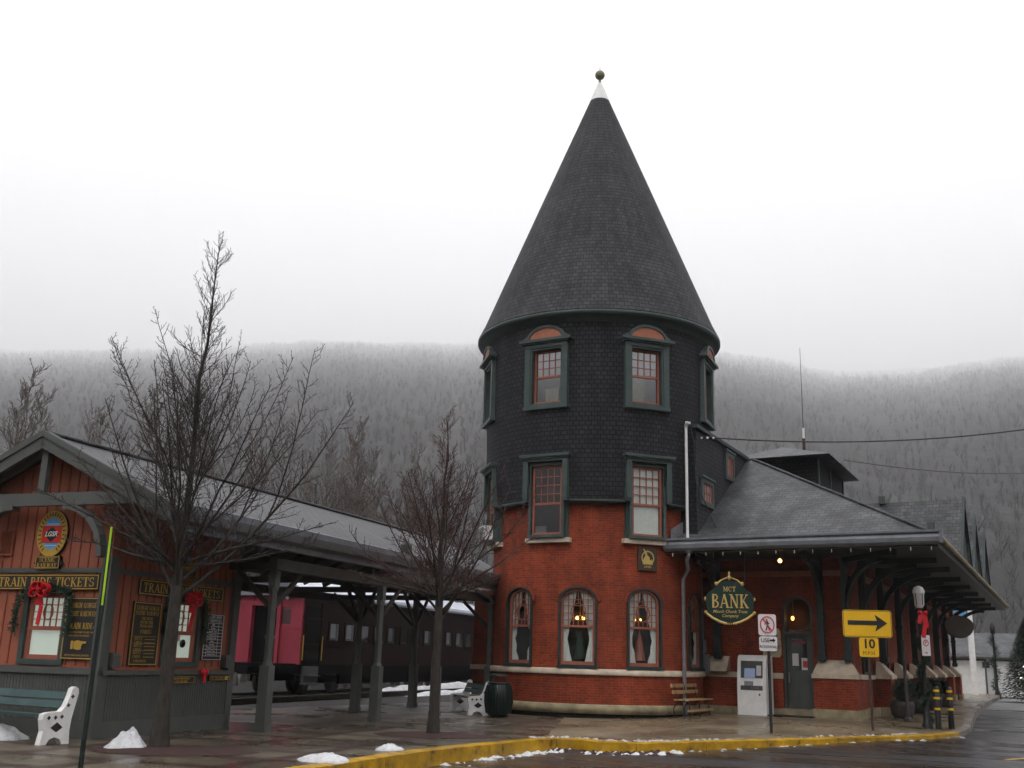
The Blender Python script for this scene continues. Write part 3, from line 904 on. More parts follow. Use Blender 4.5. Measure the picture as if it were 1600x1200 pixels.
write(m, 'LINES', 0.0, 3.985, 0.09, -0.075)
m.build('badge', M_goldlt, pl, pb)

# ------------------------------------------------------------------ railway station: long wing behind the tower
FD = (sin(radians(121)), cos(radians(121))); AX = (sin(radians(27.5)), cos(radians(27.5)))
W0 = (9.53, 29.74)
def SP(p): return (W0[0]+FD[0]*p[0]+AX[0]*p[1], W0[1]+FD[1]*p[0]+AX[1]*p[1], p[2])   # x right along the front, y back along the wing

GZ = 0.13
# front wall, with door opening (x -1.92..-1.10)
DX0, DX1, DTOP, ATOP = -1.94, -1.08, 2.42, 3.42
m = MB(SP)
m.box(-4.7, DX0, 0.0, 0.35, 0.3, 4.62)
m.box(DX1, 0.0, 0.0, 0.35, 0.3, 4.62)
m.box(DX0, DX1, 0.0, 0.35, ATOP+0.01, 4.62)
m.box(-0.35, 0.0, 0.35, 27.0, 0.3, 4.62)            # right-hand wall
m.box(-7.0, -6.7, 1.0, 27.0, 0.3, 4.62)             # track-side wall
m.box(-6.7, -0.35, 26.7, 27.0, 0.3, 4.62)
part(m, 'station_wall', M_brick)
# spandrel around the arched transom
n_ = 10
xc, hw = (DX0+DX1)/2, (DX1-DX0)/2
m = MB(SP)
arcp = [(xc+hw*cos(pi*i/n_), 3.02+0.38*sin(pi*i/n_)) for i in range(n_+1)]
m.prism(arcp[:6]+[(xc,ATOP+0.02),(DX1+0.005,ATOP+0.02)], 0.004, 0.30)
m.prism(arcp[5:]+[(DX0-0.005,ATOP+0.02),(xc,ATOP+0.02)], 0.004, 0.30)
part(m, 'arch_spandrel', M_brick)
m = MB(SP)                                          # brick bench of the wall below the sandstone course, and piers
m.box(-4.7, DX0, -0.10, 0.0, 0.3, 1.12); part(m, 'brick_dado', M_brick)
m = MB(SP); m.box(-1.02, 0.12, -0.45, 0.9, 0.36, 1.17); part(m, 'brick_pier', M_brick)
PIERS = [3.6, 7.4, 11.2, 15.0, 18.8, 22.6, 26.0]
for a in PIERS:
    m = MB(SP); m.box(0.0, 0.5, a-0.45, a+0.45, 0.36, 1.17); pr_ = part(m, 'brick_pier', M_brick)
    m = MB(SP)
    m.box(0.081, 0.55, a-0.5, a+0.5, 1.172, 1.29)
    m.solid([(0.081,a-0.47,1.29),(0.52,a-0.47,1.29),(0.52,a+0.47,1.29),(0.081,a+0.47,1.29)], [(0.081,a-0.3,1.66),(0.16,a-0.3,1.66),(0.16,a+0.3,1.66),(0.081,a+0.3,1.66)])
    part(m, 'sandstone_cap', M_stone, pr_)
    m = MB(SP); m.box(0.181, 0.55, a-0.5, a+0.5, 0.0, 0.37); part(m, 'pier_foot', M_stonewet, pr_)
m = MB(SP)                                          # sandstone: band, pier caps
m.box(-4.7, DX0, -0.14, 0.0, 1.12, 1.27)
m.box(-1.06, 0.17, -0.50, 0.0, 1.172, 1.29)
m.solid([(-1.04,-0.47,1.29),(0.15,-0.47,1.29),(0.15,0,1.29),(-1.04,0,1.29)], [(-0.92,-0.08,1.66),(-0.08,-0.08,1.66),(-0.08,0,1.66),(-0.92,0,1.66)])
m.box(0.0, 0.19, 0.0, 0.95, 1.172, 1.29)
m.box(0.0, 0.08, 0.95, 27, 1.15, 1.27)
m.solid([(-4.15,-0.42,1.275),(-3.5,-0.42,1.275),(-3.5,0,1.275),(-4.15,0,1.275)], [(-4.05,-0.06,1.70),(-3.5,-0.06,1.70),(-3.5,0,1.70),(-4.05,0,1.70)])
part(m, 'sandstone_cap', M_stone)
m = MB(SP)
m.box(-4.7, DX0, -0.15, 0.0, 0.0, 0.32); m.box(DX0, DX1, -0.18, 0.2, 0.0, 0.33); m.box(-1.06, 0.17, -0.50, 0.0, 0.0, 0.37); m.box(0.0,0.18,0.0,27,0.0,0.36)
part(m, 'foundation_stone', M_stonewet)
# front door
m = MB(SP)
fo = [(DX0,0.331),(DX1,0.331),(DX1,3.02)] + [(xc+hw*cos(pi*i/n_), 3.02+0.38*sin(pi*i/n_)) for i in range(1,n_)] + [(DX0,3.02)]
fi = [(DX0+.07,0.34),(DX1-.07,0.34),(DX1-.07,3.02)] + [(xc+(hw-.07)*cos(pi*i/n_), 3.02+0.31*sin(pi*i/n_)) for i in range(1,n_)] + [(DX0+.07,3.02)]
m.ring(fo, fi, 0.03, 0.28); m.box(DX0+.06, DX1-.06, 0.034, 0.27, DTOP-0.09, DTOP)
dfr = part(m, 'door_frame', M_bgreyd)
m = MB(SP)
x0, x1 = DX0+.072, DX1-.072
m.box(x0,x1,0.15,0.20,0.342,1.36); m.box(x0,x0+0.14,0.15,0.20,1.36,DTOP-.09); m.box(x1-0.14,x1,0.15,0.20,1.36,DTOP-.09); m.box(x0+.14,x1-.14,0.15,0.20,2.22,DTOP-.09)
for (a,b) in ((x0+.08,xc-.04),(xc+.04,x1-.08)):
    for (za,zb) in ((0.46,0.85),(0.92,1.28)): m.box(a,b,0.138,0.15,za,zb)
door = part(m, 'door', M_bgrey)
m = MB(SP); m.quad((x0+.13,0.17,1.35),(x1-.13,0.17,1.35),(x1-.13,0.17,2.23),(x0+.13,0.17,2.23)); part(m, 'door_pane', M_glassd, door)
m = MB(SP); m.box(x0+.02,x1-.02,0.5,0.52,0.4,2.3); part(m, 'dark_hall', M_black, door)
m = MB(SP); m.box(x0+.04,x0+.075,0.09,0.14,1.02,1.30); part(m, 'door_handle', M_pipe, door)
m = MB(SP); m.box(x0+.15,x0+.33,0.155,0.166,1.48,1.82); part(m, 'paper_notice', M_signw, door)
m = MB(SP); m.box(x0+.41,x0+.62,0.155,0.166,1.37,1.70); nb = part(m, 'framed_notice', M_signw, door)
m = MB(SP); m.box(x0+.45,x0+.58,0.150,0.154,1.44,1.62); part(m, 'notice_picture', M_signred, door)
m = MB(SP); write(m, 'ALARM', xc, 2.12, 0.11, 0.160, shear=0.2); part(m, 'door_lettering', M_signred, door)
m = MB(SP); m.poly([(x, 0.2, z) for x, z in [(DX0+.07,DTOP),(DX1-.07,DTOP),(DX1-.07,3.02)] + fi[3:-1] + [(DX0+.07,3.02)]]); part(m, 'transom_pane', M_glassd, dfr)
m = MB(SP); m.box(DX0,DX1,0.7,0.72,DTOP-.1,3.5); part(m, 'transom_room', paint('lamplit_brown', (0.16,0.075,0.04), 0.7, 0.2, 3), dfr)
m = MB(SP); m.tube([(xc-0.2,0.45,3.35),(xc-0.2,0.45,2.86)], 0.012, 6); lo = part(m, 'hall_lamp', M_goldlt, dfr)
m = MB(SP); m.ball((xc-0.22,0.45,2.80), 0.05, 8, 1.3); part(m, 'bulb', M_lens, lo)
# side windows, dark and tall, between the piers
for a0_, a1_ in zip([0.4]+PIERS, PIERS):
    c_ = (a0_+a1_)/2
    m = MB(SP)
    mg = MB(SP)
    mg.quad((0.006,c_-0.6,1.35),(0.006,c_+0.6,1.35),(0.006,c_+0.6,3.6),(0.006,c_-0.6,3.6))
    for y_ in (c_-0.66, c_, c_+0.6): m.box(0.0,0.06,y_,y_+0.06,1.30,3.65)
    for z_ in (1.30, 2.4, 3.6): m.box(0.0,0.055,c_-0.60,c_+0.60,z_,z_+0.06)
    wn = part(m, 'side_window', M_dgreen); part(mg, 'pane', M_glassd, wn)
# frieze and the timber posts, beams and curved brackets that carry the eaves
m = MB(SP)
m.box(-4.7, 0.0, -0.12, 0.0, 3.95, 4.10); m.box(0.0,0.12,-0.12,27,3.95,4.10)
part(m, 'frieze_board', M_orange)
EZ = 4.45
def bracket(mb, foot, out):
    """post from the pier cap to the soffit with a curved arm out to the eaves"""
    fx, fy = foot
    mb.box(fx-0.09,fx+0.09,fy-0.09,fy+0.09,1.62,EZ)
    mb.box(fx-0.12,fx+0.12,fy-0.12,fy+0.12,2.75,2.85); mb.box(fx-0.12,fx+0.12,fy-0.12,fy+0.12,1.66,1.8)
    ox, oy = out
    pts = []
    for i in range(9):
        t = i/8*pi/2
        pts.append((fx+ox*(1-cos(t)), fy+oy*(1-cos(t)), 2.95+1.32*sin(t)))
    for a, b in zip(pts, pts[1:]): mb.beam(a, b, 0.11, 0.15, (0,0,1) if abs(b[2]-a[2]) < 0.1 else (ox,oy,0))
    mb.beam((fx,fy,EZ-0.08),(fx+ox*1.35,fy+oy*1.35,EZ-0.08),0.12,0.15)
FEET = [((-3.8,-0.2),(0,-1.7)),((-0.80,-0.2),(0,-1.7)),((-0.10,-0.2),(1.2,-1.3)),((0.25,0.55),(1.5,0))] + [((0.28,a),(1.5,0)) for a in PIERS]
for ft, ou in FEET:
    m = MB(SP); bracket(m, ft, ou); part(m, 'eave_bracket', M_dgreen)
# roof
EF, ER, ZE, PT = -2.93, 2.66, 4.66, 0.55
RS, RA, RZ = -3.5, 3.22, 8.04       # ridge start
BA = 28.6
m = MB(SP)
m.quad((ER,EF,ZE),(-9.66,EF,ZE),(RS,RA,RZ),(RS+.001,RA,RZ))
m.add([(ER,EF,ZE),(RS,RA,RZ),(RS,BA-6.16,RZ),(ER,BA,ZE)], [(3,2,1,0)])
m.add([(-9.66,EF,ZE),(RS,RA,RZ),(RS,BA-6.16,RZ),(-9.66,BA,ZE)], [(0,1,2,3)])
m.add([(ER,BA,ZE),(RS,BA-6.16,RZ),(-9.66,BA,ZE)], [(0,1,2)])
mroof = part(m, 'main_roof', M_slate)
m = MB(SP)                                          # soffit and eave boards
m.quad((ER-.05,EF+.05,EZ),(ER-.05,BA-.05,EZ),(-9.6,BA-.05,EZ),(-9.6,EF+.05,EZ))
part(m, 'soffit', M_dgreen)
m = MB(SP)
m.box(ER-0.05, ER, EF+0.02, BA, EZ-0.05, ZE-0.02)
m.box(-5.5, ER-0.051, EF+0.02, EF+0.08, EZ-0.05, ZE-0.02)
part(m, 'fascia', M_bgreyd)
m = MB(SP); m.tube([(ER,EF,ZE+0.015),(RS,RA,RZ+0.02)], 0.05, 6); m.tube([(RS,RA,RZ+0.02),(RS,BA-6.16,RZ+0.02)], 0.05, 6); part(m, 'ridge_cap', M_slate, mroof)
# box gutter along the front eave, ending at the tower
prof = [(-0.16,0.02),(-0.17,0.12),(-0.14,0.20),(-0.20,0.24),(-0.20,0.29),(-0.02,0.29),(-0.02,-0.05),(-0.10,-0.04)]
m = MB(SP)
xl, xr = -4.45, ER+0.1
vs0 = [(xl,EF+p[0],ZE-0.17+p[1]) for p in prof]; vs1 = [(xr,EF+p[0],ZE-0.17+p[1]) for p in prof]
m.solid(vs0, vs1); m.box(xr-0.03, xr+0.03, EF-0.24, EF+0.02, ZE-0.2, ZE+0.15)
part(m, 'gutter', M_gutter)
m = MB(SP); m.box(ER-0.22,ER-0.05,EF+0.1,EF+0.25,ZE+0.12,ZE+0.34); part(m, 'eave_block', M_bgreyd)
m = MB(SP); m.tube([(ER+.05,EF,ZE-0.05),(ER+.06,BA,ZE-0.05)], 0.085, 8); part(m, 'side_gutter', M_stonewet)
# flashing strip where the roof meets the tower
m = MB()
pts = []
for az in range(36, 66, 2):
    a = radians(az); r = 3.135
    x, y = TC[0]+r*sin(a), TC[1]-r*cos(a)
    det = FD[0]*AX[1]-FD[1]*AX[0]
    aa = (-(x-W0[0])*FD[1]+(y-W0[1])*FD[0])/det
    zr = max(ZE-0.05, ZE+0.02+0.55*(aa-EF))
    pts.append((x, y, zr, sin(a), -cos(a)))
for p, q in zip(pts, pts[1:]):
    m.solid([(p[0],p[1],p[2]-0.1),(q[0],q[1],q[2]-0.1),(q[0]+0.03*q[3],q[1]+0.03*q[4],q[2]-0.1),(p[0]+0.03*p[3],p[1]+0.03*p[4],p[2]-0.1)],
            [(p[0],p[1],p[2]+0.30),(q[0],q[1],q[2]+0.30),(q[0]+0.03*q[3],q[1]+0.03*q[4],q[2]+0.30),(p[0]+0.03*p[3],p[1]+0.03*p[4],p[2]+0.30)])
part(m, 'flashing', M_pipe)
# shingled connecting storey between tower and ridge
A_, B_ = Vector((5.28,29.52)), Vector((7.86,34.47))
dAB = (B_-A_).normalized(); nAB = Vector((dAB.y,-dAB.x))
m = MB()
foot = [A_, B_, B_-nAB*4.2, A_+dAB*0.8-nAB*3.2]
m.solid([(p.x,p.y,4.4) for p in foot], [(A_.x,A_.y,8.0),(B_.x,B_.y,8.02),(foot[2].x,foot[2].y,8.02),(foot[3].x,foot[3].y,8.0)])
part(m, 'connecting_wall', M_shingle)
angAB = math.degrees(atan2(dAB.x, dAB.y)) - 90
def WNG(p):   # local x along the wall, y into the wall
    q = A_ + dAB*p[0] - nAB*p[1]; return (q.x, q.y, p[2])
for (xc_, zc_, hw_, hh_) in ((0.90,6.25,0.46,0.28),(3.32,7.43,0.34,0.32)):
    m = MB(WNG); o_, i_ = rect_ring(xc_-hw_-0.12,xc_+hw_+0.12,zc_-hh_-0.12,zc_+hh_+0.1,0.12); m.ring(o_, i_, -0.07, 0.05)
    m.box(xc_-hw_-0.17,xc_+hw_+0.17,-0.12,0.04,zc_+hh_+0.1,zc_+hh_+0.16)
    wn = part(m, 'small_window', M_trim)
    m = MB(WNG); o_, i_ = rect_ring(xc_-hw_,xc_+hw_,zc_-hh_,zc_+hh_,0.05); m.ring(o_, i_, -0.045, -0.012)
    for k in range(1,4): m.box(xc_-hw_+2*hw_*k/4-0.01,xc_-hw_+2*hw_*k/4+0.01,-0.04,-0.015,zc_-hh_+.05,zc_+hh_-.05)
    m.box(xc_-hw_+.05,xc_+hw_-.05,-0.043,-0.012,zc_-0.02,zc_+0.02)
    part(m, 'sash', M_sash, wn)
    m = MB(WNG); m.quad((xc_-hw_,-0.008,zc_-hh_),(xc_+hw_,-0.008,zc_-hh_),(xc_+hw_,-0.008,zc_+hh_),(xc_-hw_,-0.008,zc_+hh_)); part(m, 'pane', M_lace, wn)
m = MB(); c0, c1 = Vector((A_.x,A_.y,8.04)), Vector((B_.x,B_.y,8.06))
m.beam(c0 - Vector((dAB.x,dAB.y,0))*0.1, c1, 0.16, 0.10); part(m, 'roof_edge', M_dgreen)
# monitor with a low hipped roof on the ridge
def hipbox(mb, s0, s1, a0_, a1_, z0, z1, k):
    mb.add([(s0,a0_,z0),(s1,a0_,z0),(s1,a1_,z0),(s0,a1_,z0),((s0+s1)/2,a0_+k,z1),((s0+s1)/2,a1_-k,z1)],
           [(0,1,4),(1,2,5,4),(2,3,5),(3,0,4,5),(3,2,1,0)])
m = MB(SP); m.box(-5.0,-2.0,6.4,11.2,6.2,8.55); mon = part(m, 'monitor', M_shingle)
m = MB(SP); hipbox(m,-5.6,-1.45,5.7,11.8,8.56,9.35,2.3); part(m, 'monitor_roof', M_slate, mon)
for a in (6.38, 8.5, 11.0):
    m = MB(SP); m.box(-1.995,-1.95,a,a+0.12,6.6,8.54); part(m, 'corner_board', M_trim, mon)
# gabled dormers over the street side
for a in (13.2, 18.6, 24.2):
    m = MB(SP)
    w_ = 2.5; zp = 7.85; zb = 5.0; s_ = 2.05
    m.add([(s_,a-w_,zb),(s_+.12,a,zp),(-1.9,a,zp),(-1.9,a-w_,zb)], [(0,1,2,3)])
    m.add([(s_,a+w_,zb),(s_+.12,a,zp),(-1.9,a,zp),(-1.9,a+w_,zb)], [(3,2,1,0)])
    g = part(m, 'dormer_roof', M_slate)
    m = MB(SP); m.solid([(s_-.06,a-w_+.2,zb-.3),(s_-.06,a+w_-.2,zb-.3),(s_-.06,a,zp-.12)], [(s_+.02,a-w_+.2,zb-.3),(s_+.02,a+w_-.2,zb-.3),(s_+.02,a,zp-.12)])
    m.beam((s_+.08,a-w_,zb),(s_+.13,a,zp),0.07,0.3); m.beam((s_+.08,a+w_,zb),(s_+.13,a,zp),0.07,0.3)
    part(m, 'gable_face', M_dgreen, g)
m = MB(SP); m.box(-0.95,-0.7,13.0,13.3,7.8,8.1); part(m, 'roof_vent', M_bgreyd)
# brick bay beside the tower on the platform side
m = MB(); T = frame((-1.02,35.2,0), 20.5)
m.T = T
m.box(0,2.6,0,3.0,0.3,3.6); part(m, 'platform_bay', M_brick)
m = MB(T); m.box(-0.06,2.6,-0.06,0.0,1.10,1.25); m.box(-0.06,2.6,-0.08,0.0,0.1,0.33); part(m, 'bay_band', M_stone)
# ------------------------------------------------------------------ platform canopy and ticket booth
BC = (-6.81, 18.41, 0.0)
PSI = 20.5
CT = frame(BC, PSI)                  # x out of the booth's right face, y away along the canopy, z up
RIDGE_S, RIDGE_Z, EAV_S, EAV_Z = -1.35, 5.12, 1.62, 3.72
canopy = thing('platform_canopy', 'long slate roofed platform canopy on grey posts running from ticket booth to tower', 'canopy', BC)
def cpart(mb, name, mat, parent=canopy, weld=False): return mb.build(name, mat, parent, BC, weld)
Y0, Y1 = -0.45, 17.0
m = MB(CT)
for sd_ in (1, -1):
    es = RIDGE_S + sd_*(EAV_S-RIDGE_S)
    a, b, c, d = (RIDGE_S,Y0,RIDGE_Z),(es,Y0,EAV_Z),(es,Y1,EAV_Z),(RIDGE_S,Y1,RIDGE_Z)
    m.quad(a,b,c,d)
crf = cpart(m, 'canopy_roof', M_slate2)
m = MB(CT); m.tube([(RIDGE_S,Y0-.02,RIDGE_Z+0.02),(RIDGE_S,Y1,RIDGE_Z+0.02)], 0.05, 6); cpart(m, 'ridge_cap', M_slate2, crf)
m = MB(CT)                          # boarded underside
for sd_ in (1, -1):
    es = RIDGE_S + sd_*(EAV_S-RIDGE_S-0.03)
    m.quad((RIDGE_S,Y0+.02,RIDGE_Z-0.16),(es,Y0+.02,EAV_Z-0.13),(es,Y1,EAV_Z-0.13),(RIDGE_S,Y1,RIDGE_Z-0.16))
cpart(m, 'underside_boarding', M_timber)
for i in range(12):                 # rafters
    y = 4.1+i*1.15
    m = MB(CT)
    for sd_ in (1,-1):
        es = RIDGE_S + sd_*(EAV_S-RIDGE_S-0.1)
        m.beam((RIDGE_S,y,RIDGE_Z-0.26),(es,y,EAV_Z-0.22),0.08,0.14)
    cpart(m, 'rafter', M_timber)
m = MB(CT)                          # eave gutter facing the plaza
profg = [(0.0,-0.20),(0.14,-0.16),(0.20,-0.02),(0.20,0.10),(0.16,0.115),(0.13,0.03),(0.0,0.03)]
m.solid([(EAV_S+p[0]-.02,Y0+0.1,EAV_Z-.02+p[1]) for p in profg], [(EAV_S+p[0]-.02,Y1-0.9,EAV_Z-.02+p[1]) for p in profg])
m.box(EAV_S-.14,EAV_S-.021,Y0+0.02,Y1,EAV_Z-0.34,EAV_Z-0.05)
cpart(m, 'gutter', M_gutter)
m = MB(CT); m.box(EAV_S-.1,EAV_S+.1,8.1,8.3,EAV_Z+0.08,EAV_Z+0.32); cpart(m, 'snow_block', M_bgreyd, crf)
m = MB(CT)                          # beams over the posts
m.box(1.20,1.40,3.0,Y1-1.0,3.02,3.24); m.box(-1.12,-0.98,4.0,Y1,3.4,3.6); m.box(-3.9,-3.72,0.0,Y1,3.02,3.24)
for y in (3.5, 7.05, 10.6, 14.2): m.box(-3.72,1.2,y-.07,y+.07,3.06,3.2)
cpart(m, 'beam', M_timber)
# gable end over the booth front: bargeboards, tie beam and curved braces
m = MB(CT)
for sd_ in (1, -1):
    es = RIDGE_S + sd_*(EAV_S-RIDGE_S+0.04)
    m.beam((RIDGE_S,Y0-.04,RIDGE_Z-0.10),(es,Y0-.04,EAV_Z-0.12),0.08,0.30,(0,0,1))
    m.beam((RIDGE_S,Y0-.085,RIDGE_Z-0.0),(es,Y0-.085,EAV_Z-0.02),0.05,0.10,(0,0,1))
    es2 = RIDGE_S + sd_*(EAV_S-RIDGE_S-0.3)
    m.beam((RIDGE_S,Y0+.15,RIDGE_Z-0.22),(es2,Y0+.15,EAV_Z-0.12),0.06,0.16,(0,0,1))
brg = cpart(m, 'bargeboard', M_bgrey)
m = MB(CT)
m.box(RIDGE_S-2.1,RIDGE_S+2.1,Y0+0.0,Y0+0.14,3.84,4.06)
m.box(RIDGE_S-0.07,RIDGE_S+0.07,Y0+.02,Y0+.12,4.06,RIDGE_Z-0.25)
cpart(m, 'tie_beam', M_bgrey)
for sd_ in (1,-1):
    m = MB(CT); pts = [(RIDGE_S+sd_*(1.42-1.0*(1-sin(t))), Y0+.07, 3.84-0.95*(1-cos(pi/2-t))) for t in [i/8*pi/2 for i in range(9)]]
    pts = [(RIDGE_S+sd_*(0.55+0.9*sin(i/8*pi/2)), Y0+.07, 2.95+0.88*cos(i/8*pi/2)) for i in range(9)]
    for a, b in zip(pts, pts[1:]): m.beam(a, b, 0.11, 0.16, (0,1,0))
    cpart(m, 'curved_brace', M_bgrey)
# posts
def canopy_post(sx, y, back=False):
    m = MB(CT)
    def octa(r, z0, z1, r2=None):
        r2 = r2 or r
        bt = [(sx+r*cos(pi/8+k*pi/4), y+r*sin(pi/8+k*pi/4), z0) for k in range(8)]
        tp = [(sx+r2*cos(pi/8+k*pi/4), y+r2*sin(pi/8+k*pi/4), z1) for k in range(8)]
        m.solid(bt, tp)
    m.box(sx-0.105,sx+0.105,y-0.105,y+0.105,0.0,1.22)
    m.box(sx-0.12,sx+0.12,y-0.12,y+0.12,0.0,0.12)
    octa(0.11,1.22,1.30,0.08); octa(0.08,1.30,1.72); octa(0.096,1.72,1.79); octa(0.076,1.79,2.62); octa(0.098,2.62,2.69)
    m.box(sx-0.08,sx+0.08,y-0.08,y+0.08,2.69,3.4 if back else 3.02)
    p = cpart(m, 'post', M_bgrey)
    for dy in ((1,) if not back else (1,-1)):
        m = MB(CT); m.beam((sx,y+dy*0.1,2.35),(sx,y+dy*0.95,3.0 if not back else 3.35),0.06,0.09); part_ = cpart(m, 'brace', M_timber, p)
    m = MB(CT); m.beam((sx-0.1,y,2.35),(sx-0.85,y,3.05),0.06,0.09); cpart(m, 'brace', M_timber, p)
for sx_, y in ((1.2,3.25), (1.38,7.5), (1.38,10.8), (1.38,14.5)): canopy_post(sx_, y)
for y in (0.3, 3.6, 11.08, 14.6): canopy_post(-1.05 if y > 5 else -3.8, y, y > 5)
# downspout beside the tower
m = MB(CT); pts = [(1.55,12.0,3.40),(1.45,14.2,3.15),(1.42,14.6,2.98),(1.42,14.62,2.7),(1.42,14.62,0.6)]
m.tube(pts, 0.06, 8); cpart(m, 'downspout', M_pipe)

# ---- booth
booth = thing('ticket_booth', 'terracotta boarded ticket booth with grey lower panelling under the canopy gable', 'booth', BC)
def bpart(mb, name, mat, parent=booth): return mb.build(name, mat, parent, BC)
BW, BD = 2.7, 3.75
# openings: front window x -1.56..-0.86 ; right-hand window y 1.72..2.5 (in the right face)
def siding(face):
    """face 'f': along x from -BW to 0 at y=0 ; 'r': along y from 0 to BD at x=0"""
    m = MB(CT); 
    def bx(u0_, u1_, z0, z1, d0=0.0, d1=0.1):
        if face == 'f': m.box(u0_, u1_, d0, d1, z0, z1)
        else: m.box(-d1, -d0, u0_, u1_, z0, z1)
    return m, bx
FW = (-1.66, -0.84); RW = (1.62, 2.56); WZ = (1.18, 2.36)
m, bx = siding('f')
bx(-BW, FW[0], 1.0, 3.9); bx(FW[1], 0, 1.0, 3.9); bx(FW[0], FW[1], WZ[1], 3.9); bx(FW[0], FW[1], 1.0, WZ[0])
bpart(m, 'front_siding', M_booth)
m = MB(CT); m.prism([(-BW,3.9),(0,3.9),(0,4.30),(RIDGE_S,4.92),(-BW,4.30)], 0.0, 0.1); bpart(m, 'gable_siding', M_booth)
m, bx = siding('r')
bx(0.1, RW[0], 1.0, 4.3); bx(RW[1], BD, 1.0, 4.3); bx(RW[0], RW[1], WZ[1], 4.3); bx(RW[0], RW[1], 1.0, WZ[0])
bpart(m, 'side_siding', M_booth)
m = MB(CT); m.box(-BW, 0, BD-0.1, BD-0.002, 0.0, 4.3); m.box(-BW,-BW+0.1,0.1,BD-0.1,0,4.3); bpart(m, 'back_wall', M_booth)
# battens of the board-and-batten siding
m = MB(CT)
for i in range(13):
    x = -2.62+i*0.213
    if FW[0]-0.1 < x < FW[1]+0.1: m.box(x-.012,x+.012,-0.018,0.0,2.8,3.9)
    else: m.box(x-.012,x+.012,-0.018,0.0,1.16,2.72); m.box(x-.012,x+.012,-0.018,0.0,2.80,3.9)
    if abs(x-RIDGE_S) < 1.0: m.box(x-.012,x+.012,-0.018,0.0,3.9,4.85-0.47*abs(x-RIDGE_S))
bpart(m, 'front_batten', M_boothgap)
m = MB(CT)
for i in range(18):
    y = 0.16+i*0.213
    if not (RW[0]-0.1 < y < RW[1]+0.1): m.box(0.0,0.018,y-.012,y+.012,1.16,2.72)
    m.box(0.0,0.018,y-.012,y+.012,2.80,3.6)
bpart(m, 'side_batten', M_boothgap)
m = MB(CT)                                        # friezes
m.box(-BW,0.03,-0.035,-0.019,2.72,2.80); m.box(0.019,0.035,-0.019,BD,2.72,2.80)
bpart(m, 'frieze_board', M_bgrey)
# grey beadboard below, sill, plinth
m = MB(CT)
m.box(-BW,0.0,-0.05,0.05,0.26,1.02); m.box(-0.05,0.05,0.051,BD,0.26,1.02)
n_b = 38
for i in range(n_b): m.box(-BW+i*BW/n_b,-BW+i*BW/n_b+0.045,-0.058,-0.05,0.27,1.02)
for i in range(52): m.box(0.05,0.058,0.06+i*0.0715,0.06+i*0.0715+0.045,0.27,1.02)
bpart(m, 'beadboard', M_bgrey)
m = MB(CT)
m.box(-BW,0.09,-0.11,0.0,1.022,1.10); m.box(0.0,0.11,0.001,BD+0.02,1.022,1.10)
m.box(-BW,0.08,-0.09,0.0,1.10,1.13)
bpart(m, 'window_ledge', M_bgrey)
m = MB(CT); m.box(-BW,0.075,-0.075,0.0,0.0,0.26); m.box(0.0,0.075,0.001,BD+0.01,0.0,0.26); bpart(m, 'plinth', M_bgrey)
for (x,y) in ((0.0,0.0),(0.0,BD-0.06)):           # corner posts
    m = MB(CT)
    if y < 1: m.box(-0.11,0.09,-0.09,0.12,0.0,3.0)
    else: m.box(-0.10,0.075,BD-0.14,BD+0.06,0.0,3.0)
    for z in (1.78, 2.13, 2.2): 
        if y < 1: m.box(-0.125,0.105,-0.105,0.135,z,z+0.035)
    bpart(m, 'corner_post', M_bgrey)
# vent
m = MB(CT)
o_, i_ = rect_ring(-2.50,-2.18,3.02,3.46,0.03); m.ring(o_, i_, -0.05, 0.0)
for i in range(9): m.box(-2.47+i*0.034,-2.455+i*0.034,-0.045,-0.01,3.05,3.43)
bpart(m, 'louvre_vent', M_boothgap)
def booth_window(T, w_, z0, z1, shade):
    m = MB(T)
    o_, i_ = rect_ring(-w_/2-0.08, w_/2+0.08, z0-0.02, z1+0.08, 0.09); m.ring(o_, i_, -0.05, 0.08)
    m.box(-w_/2-0.12,w_/2+0.12,-0.08,-0.02,z1+0.06,z1+0.10)
    win = bpart(m, 'window', M_trim)
    m = MB(T); h = w_/2-0.005; zm = z0+(z1-z0)*0.50
    o_, i_ = rect_ring(-h, h, z0+0.07, z1, 0.075); m.ring(o_, i_, 0.01, 0.06)
    m.box(-h+.07,h-.07,0.008,0.058,zm-.035,zm+.035)
    iw = h-0.075
    for k in range(1,5): 
        x = -iw+2*iw*k/5; m.box(x-.007,x+.007,0.02,0.045,zm+.03,z1-.07)
    for k in range(1,4):
        z = zm+.03+(z1-.1-zm)*k/4; m.box(-iw,iw,0.022,0.043,z-.007,z+.007)
    m.ring([(0.105*cos(t*pi/10),(zm+z1)/2-0.02+0.14*sin(t*pi/10)) for t in range(20)],[(0.09*cos(t*pi/10),(zm+z1)/2-0.02+0.125*sin(t*pi/10)) for t in range(20)],0.018,0.047)
    bpart(m, 'sash', M_sash, win)
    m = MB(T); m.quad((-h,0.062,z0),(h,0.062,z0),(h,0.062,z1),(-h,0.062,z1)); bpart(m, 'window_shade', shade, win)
    m = MB(T); m.quad((-h,0.035,z0+.1),(h,0.035,z0+.1),(h,0.035,z1-.02),(-h,0.035,z1-.02)); bpart(m, 'pane', M_glass, win)
    return win
FT = comp(CT, lambda p: (p[0]+(FW[0]+FW[1])/2, p[1], p[2]))
RT = lambda p: CT((-p[1], p[0]+(RW[0]+RW[1])/2, p[2]))     # x along the right face, y into the wall
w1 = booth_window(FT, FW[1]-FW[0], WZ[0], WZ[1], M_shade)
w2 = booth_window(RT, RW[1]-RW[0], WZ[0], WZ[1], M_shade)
m = MB(RT); m.lathe([(0.002,0),(0.075,0.0),(0.075,0.02),(0.002,0.02)], (0,0), 14)
